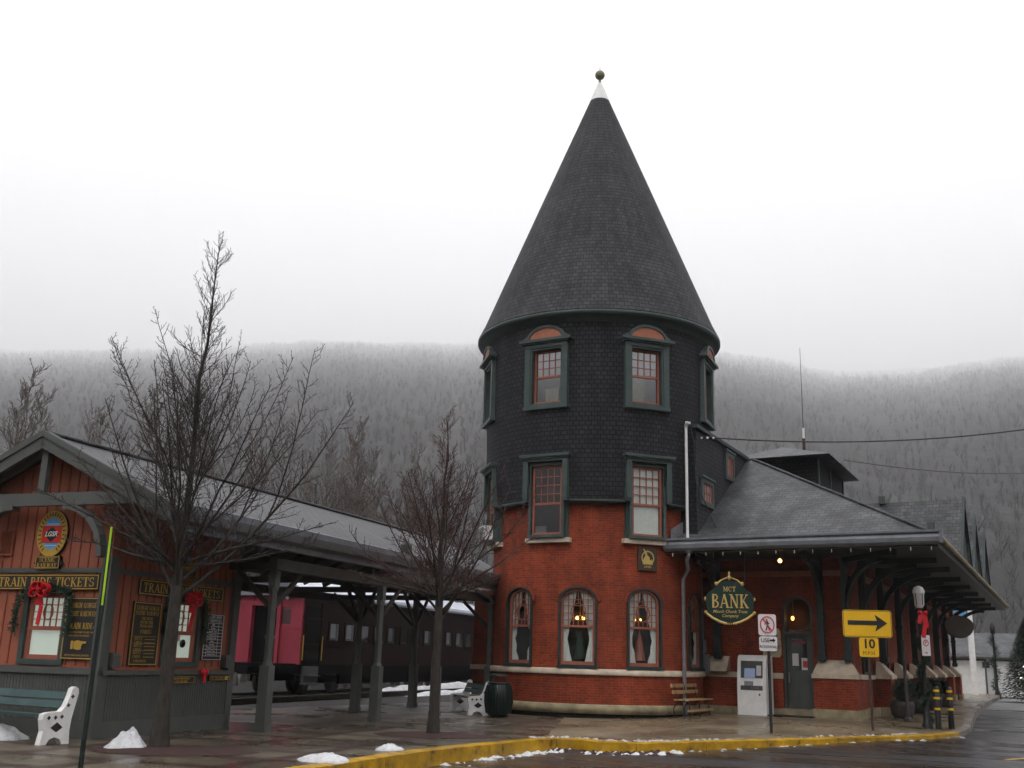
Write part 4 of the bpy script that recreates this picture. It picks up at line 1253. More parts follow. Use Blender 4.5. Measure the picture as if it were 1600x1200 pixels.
m.v = [RT((v[0]+0.12, 0.03-v[2], 1.58+v[1])) for v in [(cos(2*pi*k/14)*rr, sin(2*pi*k/14)*rr, zz) for k in range(15) for rr, zz in ((0.002,0),(0.075,0),(0.075,0.02),(0.002,0.02))]]
bpart(m, 'speaking_grille', M_black, w2)
m = MB(RT); m.box(-0.26,0.03,0.022,0.03,1.62,1.74); bpart(m, 'yellow_notice', M_plaque, w2)
m = MB(RT); m.box(-0.38,-0.30,0.022,0.03,1.66,1.78); bpart(m, 'white_notice', M_signw, w2)

# garlands with red bows over both windows
def garland(T, hw, zt, zb, seed, label):
    r_ = random.Random(seed)
    t = thing('evergreen_garland', label, 'garland', T((0,-0.1,zt)), 0, 'garlands over the booth windows')
    b = T((0,-0.1,zt))
    path = [(-hw-0.03,zb+0.05),(-hw-0.04,zt-0.45),(-hw+0.03,zt-0.12),(-hw*0.5,zt-0.02),(0,zt+0.03),(hw*0.5,zt+0.0),(hw-0.02,zt-0.08),(hw+0.04,zt-0.4),(hw+0.03,zb)]
    m = MB(T)
    for (x0,z0),(x1,z1) in zip(path, path[1:]):
        n = int(hypot(x1-x0,z1-z0)/0.0045)
        for k in range(n):
            f = k/n; c = (x0+(x1-x0)*f, z0+(z1-z0)*f)
            a = r_.uniform(0,2*pi); e = r_.uniform(-0.6,1.0); l_ = r_.uniform(0.07,0.15)
            d = Vector((cos(a)*cos(e), -abs(sin(e))*0.8-0.1, sin(a)*cos(e)))
            p = Vector((c[0], -0.085, c[1])); q = p+d*l_
            s_ = Vector((-d.z,0,d.x)).normalized()*0.016
            m.add([p-s_,p+s_,q+s_*.3,q-s_*.3],[(0,1,2,3)])
    m.build('needle_sprays', M_pine, t, b)
    m = MB(T)                                    # bow: ribbon loops, knot, two tails
    for sd_ in (-1,1):
        for (cx_, cz_, rx, rz, yy) in ((0.10,zt+0.02,0.10,0.075,-0.20),(0.085,zt-0.07,0.085,0.06,-0.23),(0.06,zt+0.05,0.06,0.065,-0.25)):
            lp_ = [(sd_*(cx_-rx*cos(2*pi*i/10)), yy-0.03*sin(pi*i/10), cz_+rz*sin(2*pi*i/10)-0.35*rx*(1-cos(2*pi*i/10))*0.5) for i in range(11)]
            for a, b2 in zip(lp_, lp_[1:]): m.beam(a, b2, 0.10, 0.014, (-(b2[2]-a[2]), 0, b2[0]-a[0]))
    m.ball((0,-0.27,zt-0.03),0.045,8)
    x0 = 0.0
    pts = [(0.02,-0.22,zt-0.1),(0.045,-0.2,zt-0.3),(0.02,-0.19,zt-0.45),(0.0,-0.19,zt-0.62)]
    for a, b2 in zip(pts, pts[1:]): m.beam(a, b2, 0.085, 0.012, (0,-1,0.2))
    pts = [(-0.04,-0.22,zt-0.1),(-0.06,-0.2,zt-0.28)]
    m.beam(pts[0], pts[1], 0.085, 0.012, (0,-1,0.2))
    m.build('bow', M_bow, t, b)
    return t
garland(FT, 0.55, 2.44, 1.66, 3, 'green garland with red bow around the front booth window, above the bench')
garland(RT, 0.56, 2.42, 1.62, 5, 'green garland with red bow around the side booth window, behind the big tree trunk')
m = MB(RT)
for sd_ in (-1,1): m.ball((0.62+sd_*0.05,-0.16,1.07),0.06,8,1.1)
m.box(0.58,0.66,-0.19,-0.16,0.88,1.06)
tag(m.build('ribbon_bow', M_bow, None, RT((0.62,-0.15,0.9))), 'small red bow pinned to the grey window ledge of the booth', 'bow')

# ---- signs on the booth
def signboard(T, x0, x1, z0, z1, label, board=M_board, edge=M_gold, name='sign_board', t=0.016, group=None, y=-0.05):
    b = T(((x0+x1)/2, y, z0))
    s = thing(name, label, 'sign', b, 0, group)
    m = MB(T); m.box(x0,x1,y,y+0.028,z0,z1); m.build('board', board, s, b)
    m = MB(T); o_, i_ = rect_ring(x0+.012,x1-.012,z0+.012,z1-.012,t); m.ring(o_, i_, y-0.008, y+0.004); m.build('border', edge, s, b)
    return s, b
RTs = lambda p: CT((-p[1], p[0], p[2]))
FTs = CT
s, b = signboard(FTs, -2.46, -0.15, 2.42, 2.69, 'black TRAIN RIDE TICKETS sign with gold border on the booth front gable', y=-0.065)
m = MB(FTs); serif(m, 'TRAIN RIDE TICKETS', -1.305, 2.475, 0.16, 2.12, -0.07); m.build('lettering', M_gold, s, b)
s, b = signboard(RTs, 0.72, 3.22, 2.40, 2.67, 'black TRAIN RIDE TICKETS sign with gold border on the booth side, behind the tree', y=-0.065)
m = MB(RTs); serif(m, 'TRAIN RIDE TICKETS', 1.97, 2.455, 0.16, 2.3, -0.07); m.build('lettering', M_gold, s, b)
# information board left of the corner
s, b = signboard(FTs, -0.80, -0.10, 1.26, 2.30, 'black information board with gold pointing hand on the booth front', y=-0.045)
m = MB(FTs)
serif(m, 'LEHIGH GORGE', -0.45, 2.12, 0.085, 0.6, -0.05); serif(m, 'SCENIC RAILWAY', -0.45, 1.98, 0.085, 0.62, -0.05); serif(m, 'TRAIN RIDE', -0.45, 1.77, 0.10, 0.54, -0.05)
write(m, 'YOU ARE WELCOME TO RIDE THE', -0.45, 1.71, 0.038, -0.05, sx=1.0); write(m, 'OUR SCENIC EXCURSION', -0.45, 1.655, 0.038, -0.05)
write(m, 'RESTROOMS IN RAIL STATION', -0.45, 1.33, 0.038, -0.05)
m.build('lettering', M_gold, s, b)
def hand(m, x, z, k, y):
    m.prism([(x-0.17*k,z-0.07*k),(x-0.12*k,z-0.075*k),(x-0.12*k,z+0.075*k),(x-0.17*k,z+0.07*k)], y-0.006, y)
    m.prism([(x-0.105*k,z-0.06*k),(x-0.02*k,z-0.085*k),(x+0.05*k,z-0.08*k),(x+0.07*k,z-0.05*k),(x+0.06*k,z-0.02*k),(x+0.08*k,z),(x+0.07*k,z+0.025*k),(x+0.16*k,z+0.03*k),(x+0.175*k,z+0.05*k),(x+0.16*k,z+0.065*k),(x+0.04*k,z+0.07*k),(x-0.03*k,z+0.085*k),(x-0.105*k,z+0.06*k)], y-0.006, y)
m = MB(FTs); hand(m, -0.44, 1.50, 0.95, -0.046); m.build('pointing_hand', M_gold, s, b)
# fares board
s, b = signboard(RTs, 0.66, 1.42, 1.18, 2.28, 'tall black fares board with gold lettering on the booth side wall', y=-0.045)
m = MB(RTs); c = 1.04
for k, (tx, z, sz, wd) in enumerate((('LEHIGH GORGE',2.14,.07,.62),('SCENIC RAILWAY',2.05,.07,.64),('ONE HOUR',1.965,.05,.3),('ROUND TRIP',1.9,.05,.34),('TRAIN RIDE',1.835,.05,.36),('FARES',1.73,.07,.3))):
    serif(m, tx.replace('P','R'), c, z, sz, wd, -0.05)
for k in range(3):
    z = 1.655-0.122*k
    serif(m, 'ADULT', c-0.18, z-0.035, 0.05, 0.22, -0.05); serif(m, 'CHILD', c-0.18, z-0.10, 0.045, 0.2, -0.05)
    m.box(c-0.0,c+0.28,-0.05,-0.046,z-0.03,z-0.02); m.box(c-0.0,c+0.28,-0.05,-0.046,z-0.09,z-0.08); m.box(c-0.3,c+0.3,-0.05,-0.046,z+0.022,z+0.028)
serif(m, 'CHILDREN', c-0.08, 1.235, 0.045, 0.34, -0.05)
m.build('lettering', M_gold, s, b)
# schedule board
s, b = signboard(RTs, 2.74, 3.36, 1.28, 2.16, 'black and white TRAIN RIDE SCHEDULES timetable board beside the side window', edge=M_signw, y=-0.045, t=0.01)
m = MB(RTs)
serif(m, 'TRAIN RIDE', 3.05, 2.075, 0.055, 0.46, -0.05); serif(m, 'SCHEDULES', 3.05, 2.005, 0.055, 0.48, -0.05)
for k in range(11):
    z = 1.985-k*0.062; m.box(2.755,3.345,-0.05,-0.046,z-0.004,z+0.004)
    if k < 10: write(m, ('TIME','Sunday','Regular Train','Second Train','Holiday Only','Dates','Saturday','Regular Train','Second Train','Holiday Only')[k], 3.02, z-0.032, 0.048, -0.05, sx=1.0)
for x in (2.86, 3.20): m.box(x-0.004,x+0.004,-0.05,-0.046,1.37,1.985)
m.build('lettering', M_signw, s, b)
s, b = signboard(RTs, 2.98, 3.66, 0.90, 1.0, 'small black TO TRAINS sign with gold hand on the grey panelling', y=-0.095, t=0.007)
m = MB(RTs); serif(m, 'TO TRAINS', 3.24, 0.925, 0.05, 0.42, -0.10); hand(m, 3.55, 0.95, 0.38, -0.097); m.build('lettering', M_gold, s, b)
s, b = signboard(RTs, 1.55, 2.52, 0.86, 1.0, 'small black notice with two gold lines under the side window', y=-0.095, t=0.007)
m = MB(RTs); write(m, 'For Tickets & Information', 2.03, 0.955, 0.065, -0.10, shear=0.2); write(m, 'Phone 1-570-325-8485', 2.03, 0.895, 0.06, -0.10, shear=0.2); m.build('lettering', M_gold, s, b)
# oval emblems
def emblem(T, xc_, zc_, label):
    b = T((xc_,-0.06,zc_-0.55)); s = thing('oval_emblem', label, 'emblem', b, 0, 'oval emblems on the booth')
    ov = lambda rx, rz, n=32: [(xc_+rx*cos(2*pi*i/n), zc_+rz*sin(2*pi*i/n)) for i in range(n)]
    m = MB(T); m.prism(ov(0.345,0.42), -0.06, -0.02); m.build('back_plate', M_signblk, s, b)
    m = MB(T); m.ring(ov(0.335,0.41), ov(0.215,0.285), -0.07, -0.05); m.build('gold_ring', M_gold, s, b)
    m = MB(T)
    for i in range(24):
        a = radians(-55+290*i/23); cx_, cz_ = xc_+0.275*cos(a), zc_+0.348*sin(a)
        d = Vector((cos(a), sin(a))); e = Vector((-sin(a), cos(a)))
        m.add([(cx_+d.x*u+e.x*v_, -0.0725, cz_+d.y*u+e.y*v_) for u, v_ in ((-0.035,-0.013),(0.035,-0.006),(0.035,0.006),(-0.035,0.013))],[(0,1,2,3)])
    m.build('ring_lettering', M_signblk, s, b)
    m = MB(T); m.prism(ov(0.215,0.285), -0.064, -0.05); m.build('blue_field', M_blue, s, b)
    m = MB(T)
    for z in (0.165,0.145,-0.215): m.box(xc_-0.14,xc_+0.14,-0.068,-0.065,zc_+z,zc_+z+0.008)
    m.build('white_waves', M_signw, s, b)
    m = MB(T); m.box(xc_-0.215,xc_+0.215,-0.075,-0.06,zc_-0.165,zc_+0.135); m.build('red_panel', M_embred, s, b)
    m = MB(T); m.prism([(xc_-0.165,zc_-0.015),(xc_,zc_-0.15),(xc_+0.165,zc_-0.015),(xc_,zc_+0.12)], -0.082, -0.076); m.build('black_diamond', M_signblk, s, b)
    m = MB(T); write(m, 'LGSR', xc_, zc_-0.015, 0.12, -0.086, bold=0.03, shear=0.25); m.build('initials', M_signw, s, b)
    m = MB(T); m.prism([(xc_-0.27,zc_-0.62),(xc_+0.27,zc_-0.62),(xc_+0.27,zc_-0.40),(xc_-0.27,zc_-0.40)], -0.09, -0.03)
    m.prism([(xc_-0.32,zc_-0.52),(xc_-0.27,zc_-0.46),(xc_-0.27,zc_-0.57)], -0.07, -0.03); m.prism([(xc_+0.32,zc_-0.52),(xc_+0.27,zc_-0.46),(xc_+0.27,zc_-0.57)], -0.07, -0.03)
    pn = m.build('name_panel', M_signblk, s, b)
    m = MB(T); o_, i_ = rect_ring(xc_-.262,xc_+.262,zc_-.612,zc_-.408,0.012); m.ring(o_, i_, -0.095, -0.089)
    serif(m, 'SCENIC', xc_, zc_-0.50, 0.075, 0.36, -0.095); serif(m, 'RAILWAY', xc_, zc_-0.595, 0.075, 0.44, -0.095); m.build('panel_lettering', M_gold, pn, b)
emblem(FTs, -1.31, 3.40, 'oval gold, blue and red emblem on the gable front of the booth')
emblem(RTs, 2.0, 3.35, 'oval emblem in the shade on the booth side, behind the tree branches')
# electrical boxes
for (x, lb) in ((0.28, 'grey rounded junction box on the booth side near its corner post'), (3.52, 'grey rounded junction box at the far end of the booth side wall')):
    m = MB(RTs); m.box(x-0.09,x+0.09,-0.13,-0.0,1.14,1.34); m.solid([(x-0.09,-0.13,1.34),(x+0.09,-0.13,1.34),(x+0.09,0,1.34),(x-0.09,0,1.34)],[(x-0.06,-0.10,1.39),(x+0.06,-0.10,1.39),(x+0.06,0,1.39),(x-0.06,0,1.39)])
    tag(m.build('junction_box', M_bgrey, None, RTs((x,-0.08,1.14))), lb, 'electrical box', 'junction boxes on the booth')
# ------------------------------------------------------------------ railway carriage on the track behind the canopy
TR = (-7.1, 38.0, 0.0)
TT = frame(TR, 20.5)
coach = thing('railway_carriage', 'dark maroon railway carriage with bright red end wall standing behind the canopy', 'carriage', TR)
def tpart(mb, name, mat, parent=coach): return mb.build(name, mat, parent, TR)
TL = 21.0
m = MB(TT); m.box(-3.0,0.0,0.06,TL,1.05,3.48); tpart(m, 'body', M_trainside)
arc = [(-3.1+3.2*i/16, 3.46+0.62*sin(pi*i/16)**0.8) for i in range(17)]
m = MB(TT); m.prism(arc+[(0.1,3.40),(-3.1,3.40)], -0.25, TL+0.2); trf = tpart(m, 'carriage_roof', M_trainroof)
m = MB(TT); m.prism([(x*0.985-0.02, z+0.035) for x, z in arc]+[(0.07,3.60),(-3.07,3.60)], -0.05, TL); tpart(m, 'roof_snow', M_roofsnow, trf)
m = MB(TT)                                         # end wall with open doorway
m.box(-3.0,-2.02,-0.06,0.055,1.05,3.46); m.box(-0.98,0.0,-0.06,0.055,1.05,3.46)
m.prism([(-2.02,3.05),(-0.98,3.05)]+[(x,z-0.02) for x,z in reversed(arc) if -2.05 < x < -0.95], -0.06, 0.055)
m.prism([(-2.98,3.46)]+[(x,z-0.03) for x,z in arc if -2.98 < x < -2.02]+[(-2.02,3.46)], -0.06, 0.055)
m.prism([(-0.98,3.46)]+[(x,z-0.03) for x,z in arc if -0.98 < x < -0.02]+[(-0.02,3.46)], -0.06, 0.055)
endw = tpart(m, 'end_wall', M_trainred)
m = MB(TT)
for x in (-2.16,-0.98): m.box(x,x+0.14,-0.16,-0.06,1.05,3.12)
m.box(-2.16,-0.84,-0.16,-0.06,3.05,3.17)
for z in (2.95,2.25): m.box(-0.80,-0.10,-0.075,-0.06,z,z+0.02); m.box(-2.9,-2.2,-0.075,-0.06,z,z+0.02)
tpart(m, 'door_frame', M_trainred, endw)
m = MB(TT); m.box(-2.02,-0.98,0.056,0.059,1.05,3.05); tpart(m, 'doorway', M_trainblk, endw)
m = MB(TT); m.box(-0.86,-0.46,-0.064,-0.058,2.42,3.0); tpart(m, 'end_pane', M_glassd, endw)
m = MB(TT)
m.ball((-0.62,-0.12,3.32),0.07,8); tpart(m, 'marker_lamp', M_signw, endw)
m = MB(TT)                                         # side: mouldings, entry door, windows
m.box(0.0,0.03,0.0,TL,1.72,1.77); m.box(0.0,0.02,0.0,TL,2.62,2.68); m.box(0.0,0.03,0.0,TL,3.2,3.24)
for y in (0.05,1.25): m.box(0.0,0.03,y,y+0.06,1.05,3.2)
tpart(m, 'side_moulding', M_trainside)
m = MB(TT); m.box(-0.01,0.015,0.2,1.2,1.08,3.05); tpart(m, 'entry_door', M_trainblk)
for y in (0.03,1.34):
    m = MB(TT); m.tube([(0.06,y,1.2),(0.06,y,2.05)],0.018,6); tpart(m, 'handrail', M_gold)
for i in range(16):
    y = 1.85+i*1.18
    m = MB(TT); o_, i_ = [(y,1.85),(y+0.82,1.85),(y+0.82,2.58),(y,2.58)],[(y+.07,1.92),(y+.75,1.92),(y+.75,2.51),(y+.07,2.51)]
    n0 = MB(lambda p: TT((-p[1],p[0],p[2]))); n0.ring(o_, i_, -0.03, 0.02); wf = tpart(n0, 'window', M_trainside)
    m.quad((0.008,y+.05,1.9),(0.008,y+.77,1.9),(0.008,y+.77,2.53),(0.008,y+.05,2.53)); tpart(m, 'pane', M_glassd, wf)
    if i % 3 != 2:
        m = MB(TT); m.quad((0.004,y+.12,2.0),(0.004,y+.5,2.0),(0.004,y+.5,2.52),(0.004,y+.12,2.52)); tpart(m, 'window_curtain', M_lace, wf)
m = MB(TT); m.box(-2.9,-0.1,-0.1,TL,0.72,1.05); m.box(-2.6,-0.4,3.6,TL-3.5,0.35,0.72); tpart(m, 'underframe', M_trainblk)
m = MB(TT); m.box(-2.9,-0.1,-0.9,-0.1,0.95,1.08); m.box(-1.7,-1.3,-1.2,-0.9,0.7,0.95); tpart(m, 'end_platform', M_trainblk)
m = MB(TT); m.prism([(-0.05,1.0),(0.05,1.0),(0.05,0.4),(-0.05,0.4)],0.2,1.2); m.box(-0.1,0.18,0.25,1.15,0.38,0.42); m.box(-0.1,0.18,0.25,1.15,0.66,0.70); tpart(m, 'step', M_bgreyd)
for y in (1.2, 3.4, TL-3.4, TL-1.2):
    for x in (-2.3,-0.62):
        m = MB(TT); k0 = len(m.v); m.T = ident
        m.lathe([(0.002,-0.07),(0.44,-0.07),(0.46,0.0),(0.44,0.07),(0.002,0.07)],(0,0),20)
        m.v = [TT((x+v[2], y+v[0], 0.42+v[1])) for v in m.v]
        tpart(m, 'wheel', M_iron)
for y in (2.3, TL-2.3):
    m = MB(TT); m.box(-0.72,-0.5,y-1.5,y+1.5,0.42,0.66); m.box(-2.5,-2.2,y-1.5,y+1.5,0.42,0.66); tpart(m, 'bogie', M_trainblk)
m = MB(TT)
for x in (-2.3,-0.62): m.box(x-0.04,x+0.04,-14,40,-0.08,0.03)
setting(m.build('railway_track', M_iron, None, TT((-1.5,0,0))), 'structure')
# banks of old snow along the track
def snowbank(name, T, x0, x1, y0, y1, h, seed, label, mat=M_snow):
    nx, ny = 7, max(6, int((y1-y0)/0.3)); vs = []; fs = []
    for j in range(ny+1):
        for i in range(nx+1):
            u, v = i/nx, j/ny
            x = x0+(x1-x0)*u; y = y0+(y1-y0)*v
            q = mnoise.noise((x*1.7+seed, y*0.9, seed))
            z = h*(sin(pi*u)**0.6)*(min(1,8*v,8*(1-v)))*(0.8+0.45*q)-0.02
            vs.append((x+0.12*mnoise.noise((y*1.3,seed,1)), y, z-0.04))
    for j in range(ny):
        for i in range(nx):
            a = j*(nx+1)+i; fs.append((a,a+1,a+nx+2,a+nx+1))
    m = MB(T); m.add(vs, fs, True)
    b = T(((x0+x1)/2,(y0+y1)/2,0))
    o = m.build(name, mat, None, b)
    return tag(o, label, 'snow') if label else o
snowbank('snow_bank', TT, 0.45, 1.1, 3.2, 20.0, 0.42, 1.3, 'long white snow bank along the track beneath the dark carriage side')
snowbank('snow_bank', TT, 1.6, 2.1, 5.0, 17.5, 0.20, 4.1, 'low grey snow ridge on the platform edge in front of the carriage')
snowbank('snow_bank', TT, -4.0, -1.2, -3.4, -2.4, 0.28, 7.7, 'short white snow bank before the red carriage end, right of the booth')
m = MB(TT); m.box(1.2,1.55,-10,30,-0.05,0.12); setting(m.build('platform_edge', M_dark, None, TT((1.3,5,0))))

# ------------------------------------------------------------------ bare winter trees
class Tree:
    def __init__(s, seed): s.r = random.Random(seed); s.big = MB(); s.fine = MB()
    def limb(s, p, d, length, r0_, r1_, rise, wob, n):
        pts = [Vector(p)]; d = Vector(d).normalized()
        st = length/n
        for i in range(n):
            d = (d + Vector((s.r.gauss(0,wob), s.r.gauss(0,wob), s.r.gauss(0,wob)+rise/n))).normalized()
            pts.append(pts[-1]+d*st)
        rad = [r0_+(r1_-r0_)*(i/n) for i in range(n+1)]
        return pts, rad
    def side(s, d, ang):
        d = Vector(d).normalized()
        a = d.orthogonal().normalized(); a.rotate(Matrix.Rotation(s.r.uniform(0,2*pi), 3, d))
        return (d*cos(ang)+a*sin(ang)).normalized()
    def twigs(s, pts, rad, spacing, lmax, level, rise, t0=0.12, rmin=0.0035):
        tot = sum((b-a).length for a, b in zip(pts, pts[1:])); acc = 0; nxt = tot*t0
        for k, (a, b) in enumerate(zip(pts, pts[1:])):
            l_ = (b-a).length
            while nxt < acc+l_:
                f = (nxt-acc)/l_; p = a.lerp(b, f); t = nxt/tot
                d = s.side(b-a, radians(s.r.uniform(35,62))); 
                if d.z < -0.15: d.z *= -0.4
                ln = lmax*(1-0.62*t)*s.r.uniform(0.55,1.15)
                r_ = max(rmin, min(rad[k]*0.6, ln*0.011))
                q, rr = s.limb(p, d, ln, r_, rmin*0.75, rise, 0.10, 5 if level > 1 else 4)
                s.fine.tube(q, rr, 4 if level > 1 else 3, True, False)
                if level > 1: s.twigs(q, rr, spacing*0.62, ln*0.42, level-1, rise*0.8, 0.2, rmin)
                nxt += spacing*s.r.uniform(0.6,1.4)
            acc += l_
    def make(s, name, label, loc, group, mat_t, mat_c):
        t = thing(name, label, 'tree', loc, 0, group)
        s.big.build('trunk', mat_t, t); s.fine.build('crown', mat_c, t)
        return t

def street_tree(seed, h, fork, spread, tr, nl, ang, tw, lv, lean=(0,0), rmin=0.0035, spacing=0.17, rise=0.5):
    T_ = Tree(seed); r = T_.r
    n = 14
    pts = [Vector((lean[0]*(i/n)**1.5+r.gauss(0,0.012)*i/n*3, lean[1]*i/n+r.gauss(0,0.012)*i/n*3, h*i/n)) for i in range(n+1)]
    pts[0].z = -0.05
    def rr(z): 
        base = tr*(1-0.22*min(1,z/fork)) if z < fork else tr*0.52*max(0.0,1-(z-fork)/(h-fork))**1.05+0.006
        return base + (tr*0.35*max(0,1-z/0.25) if z < 0.25 else 0)
    T_.big.tube([p for p in pts], [rr(p.z) for p in pts], 10)
    T_.twigs(pts[int(n*fork/h)+3:], [rr(p.z) for p in pts[int(n*fork/h)+3:]], spacing*0.62, tw*1.35, lv, rise*1.3, 0.05, rmin)
    for i in range(nl):
        f = i/(nl-1)
        z = fork*0.86 + (h*0.60-fork*0.86)*f**1.3
        k = min(n-1, int(z/h*n)); p = pts[k].lerp(pts[k+1], z/h*n-k)
        az = i*2.399+r.uniform(-0.35,0.35)
        a = radians(ang*(1-0.40*f)*r.uniform(0.85,1.15))
        d = Vector((sin(a)*cos(az), sin(a)*sin(az), cos(a)))
        ln = spread*(1.0-0.50*f)*r.uniform(0.8,1.15)
        r0_ = rr(z)*0.36*(1-0.25*f)
        q, rad = T_.limb(p, d, ln, r0_, rmin*1.2, rise, 0.055, 9)
        T_.big.tube(q, rad, 6, True, False)
        T_.twigs(q, rad, spacing, tw*(1-0.3*f), lv, rise*0.7, 0.12, rmin)
        if f < 0.75:                               # one fork of the limb
            kk = r.randint(2,4); d2 = T_.side(q[kk+1]-q[kk], radians(32)); d2.z = abs(d2.z)
            q2, rad2 = T_.limb(q[kk], d2, ln*0.68, rad[kk]*0.72, rmin*1.2, rise, 0.06, 7)
            T_.big.tube(q2, rad2, 5, True, False); T_.twigs(q2, rad2, spacing, tw*0.8, lv, rise*0.7, 0.12, rmin)
    return T_
def droop(T_, p, specs, rmin=0.0035, spacing=0.15, tw=0.5):
    for (dx, dy, dz, ln, r0_, rise) in specs:
        q, rad = T_.limb(p, (dx,dy,dz), ln, r0_, rmin, rise, 0.06, 8)
        T_.big.tube(q, rad, 5, True, False); T_.twigs(q, rad, spacing, tw, 2, 0.15, 0.1, rmin)

big = street_tree(14, 8.15, 2.6, 3.9, 0.115, 21, 49, 0.75, 2, (0.10,0.0), 0.0044, 0.10, 0.72)
droop(big, (-0.05,0,2.75), [(-0.9,-0.25,0.45,2.4,0.027,-0.15),(-0.8,0.3,0.25,2.4,0.03,-0.35),(-0.9,0.1,0.8,2.4,0.03,0.1),(0.9,-0.2,0.4,2.6,0.03,-0.05),(0.95,0.2,0.15,2.2,0.024,-0.1),(0.8,-0.4,0.9,2.7,0.03,0.2),(-0.4,-0.9,0.4,2.0,0.03,-0.1),(0.3,-0.9,0.6,2.2,0.03,-0.1)], 0.0046, 0.085)
big.make('bare_tree', 'tall bare street tree in front of the ticket booth, the larger of the two', (-5.17,16.84,0), 'bare street trees', M_bark, M_twig)
sm = street_tree(23, 6.3, 2.65, 3.2, 0.105, 18, 48, 0.66, 2, (0.05,0.0), 0.005, 0.09, 0.42)
droop(sm, (0,0,2.6), [(-0.95,0,0.3,2.0,0.025,-0.1),(0.9,0.1,0.42,2.3,0.03,0.1),(-0.8,-0.4,0.5,1.9,0.025,0),(0.7,-0.5,0.25,1.7,0.022,-0.1),(-0.9,0.3,0.12,1.8,0.022,-0.1)], 0.005, 0.09)
sm.make('bare_tree', 'smaller bare tree with reddish twigs between the canopy posts and the tower', (-1.33,21.3,0), 'bare street trees', M_bark, M_twigr)
# mulch rings
for (x, y, rx, ry, lb) in ((-4.95,16.7,1.25,0.75,'brown mulch ring round the foot of the tall booth tree'),(-1.3,21.35,1.2,0.75,'brown mulch ring round the foot of the smaller tree')):
    vs = [(0,0,0.05)]; n = 28
    for k in range(n):
        a = 2*pi*k/n; w_ = 1+0.12*mnoise.noise((x+cos(a)*2, sin(a)*2, 1)); vs.append((rx*w_*0.6*cos(a), ry*w_*0.6*sin(a), 0.045))
    for k in range(n):
        a = 2*pi*k/n; w_ = 1+0.12*mnoise.noise((x+cos(a)*2, sin(a)*2, 1)); vs.append((rx*w_*cos(a), ry*w_*sin(a), 0.004))
    fs = [(0,1+k,1+(k+1)%n) for k in range(n)]+[(1+k,1+n+k,1+n+(k+1)%n,1+(k+1)%n) for k in range(n)]
    m = MB(); m.add(vs, fs, True); o = m.build('mulch_bed', M_mulch); o.location = (x,y,0.002); setting(o, 'stuff', lb)
# taller thin trees in the yard behind the canopy and booth
far = []
for sd_, hh in ((41,9.0),(42,7.5)):
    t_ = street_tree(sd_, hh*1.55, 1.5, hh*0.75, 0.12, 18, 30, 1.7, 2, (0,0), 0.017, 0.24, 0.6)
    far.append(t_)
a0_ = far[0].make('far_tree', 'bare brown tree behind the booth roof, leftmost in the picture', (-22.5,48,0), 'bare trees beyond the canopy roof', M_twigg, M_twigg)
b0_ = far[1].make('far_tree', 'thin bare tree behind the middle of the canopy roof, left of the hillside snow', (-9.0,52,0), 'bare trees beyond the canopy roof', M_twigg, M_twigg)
FARS = [(a0_,-20.3,50,0.9,'bare brown tree behind the booth gable, second from the left edge'),(b0_,-18.6,47,1.0,'small bare tree just left of the booth roof peak'),
 (a0_,-16.6,52,0.95,'bare brown tree rising behind the booth roof peak'),(b0_,-14.6,50,1.0,'bare tree behind the roof and the big street tree trunk'),
 (b0_,-12.8,54,0.95,'bare sapling seen through the right branches of the big tree'),(a0_,-11.3,58,0.85,'bare tree over the canopy ridge right of the big tree'),
 (b0_,-7.3,50,1.05,'thin bare tree over the canopy ridge, nearest the smaller street tree on its left'),(b0_,-10.2,48,0.9,'slim bare sapling over the canopy ridge beside a taller one'),
 (a0_,-5.4,56,0.75,'bare tree behind the crown of the smaller street tree'),(b0_,-3.2,54,0.85,'bare tree behind the roof between small street tree and tower'),
 (a0_,-24.6,44,0.9,'bare brown tree cut by the left edge of the picture'),
 (b0_,-21.4,45,1.05,'slender bare tree close to the left edge, behind the booth gable'),(b0_,-24.0,53,1.2,'tall slender bare tree at the left edge behind its broader neighbours'),
 (a0_,-19.2,55,1.05,'broad bare tree above the left slope of the booth gable'),(b0_,-8.4,56,1.1,'bare sapling over the canopy ridge, midway between the two street trees'),
 (a0_,-9.6,60,0.85,'broad bare tree over the canopy ridge, farthest back between the street trees'),(b0_,-6.3,48,0.9,'slim bare sapling just left of the smaller street tree crown'),
 (b0_,-4.4,50,0.95,'slim bare sapling seen through the smaller street tree crown'),(b0_,-12.0,49,0.95,'slim bare sapling above the canopy ridge at the right edge of the big tree crown')]
for i, (src, x, y, k, lb) in enumerate(FARS): dup(src, (x,y,0), 1.3*i+0.7, lb, k)
m = MB()
rr_ = random.Random(5)
for i in range(260):                              # scrub at the foot of the hill
    x = rr_.uniform(-30,4); y = rr_.uniform(56,64)
    for k in range(7):
        a = rr_.uniform(0,2*pi); h_ = rr_.uniform(1.2,3.6)
        m.tube([(x,y,-0.3),(x+0.3*cos(a),y+0.3*sin(a),h_*0.5),(x+0.7*cos(a),y+0.7*sin(a),h_)],[0.02,0.014,0.006],3,True,False)
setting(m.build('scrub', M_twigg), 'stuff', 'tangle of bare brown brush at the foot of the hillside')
# ------------------------------------------------------------------ things on and around the plaza
def G(x, y): return gz(x, y)
def put(mb, name, mat, parent): return mb.build(name, mat, parent)
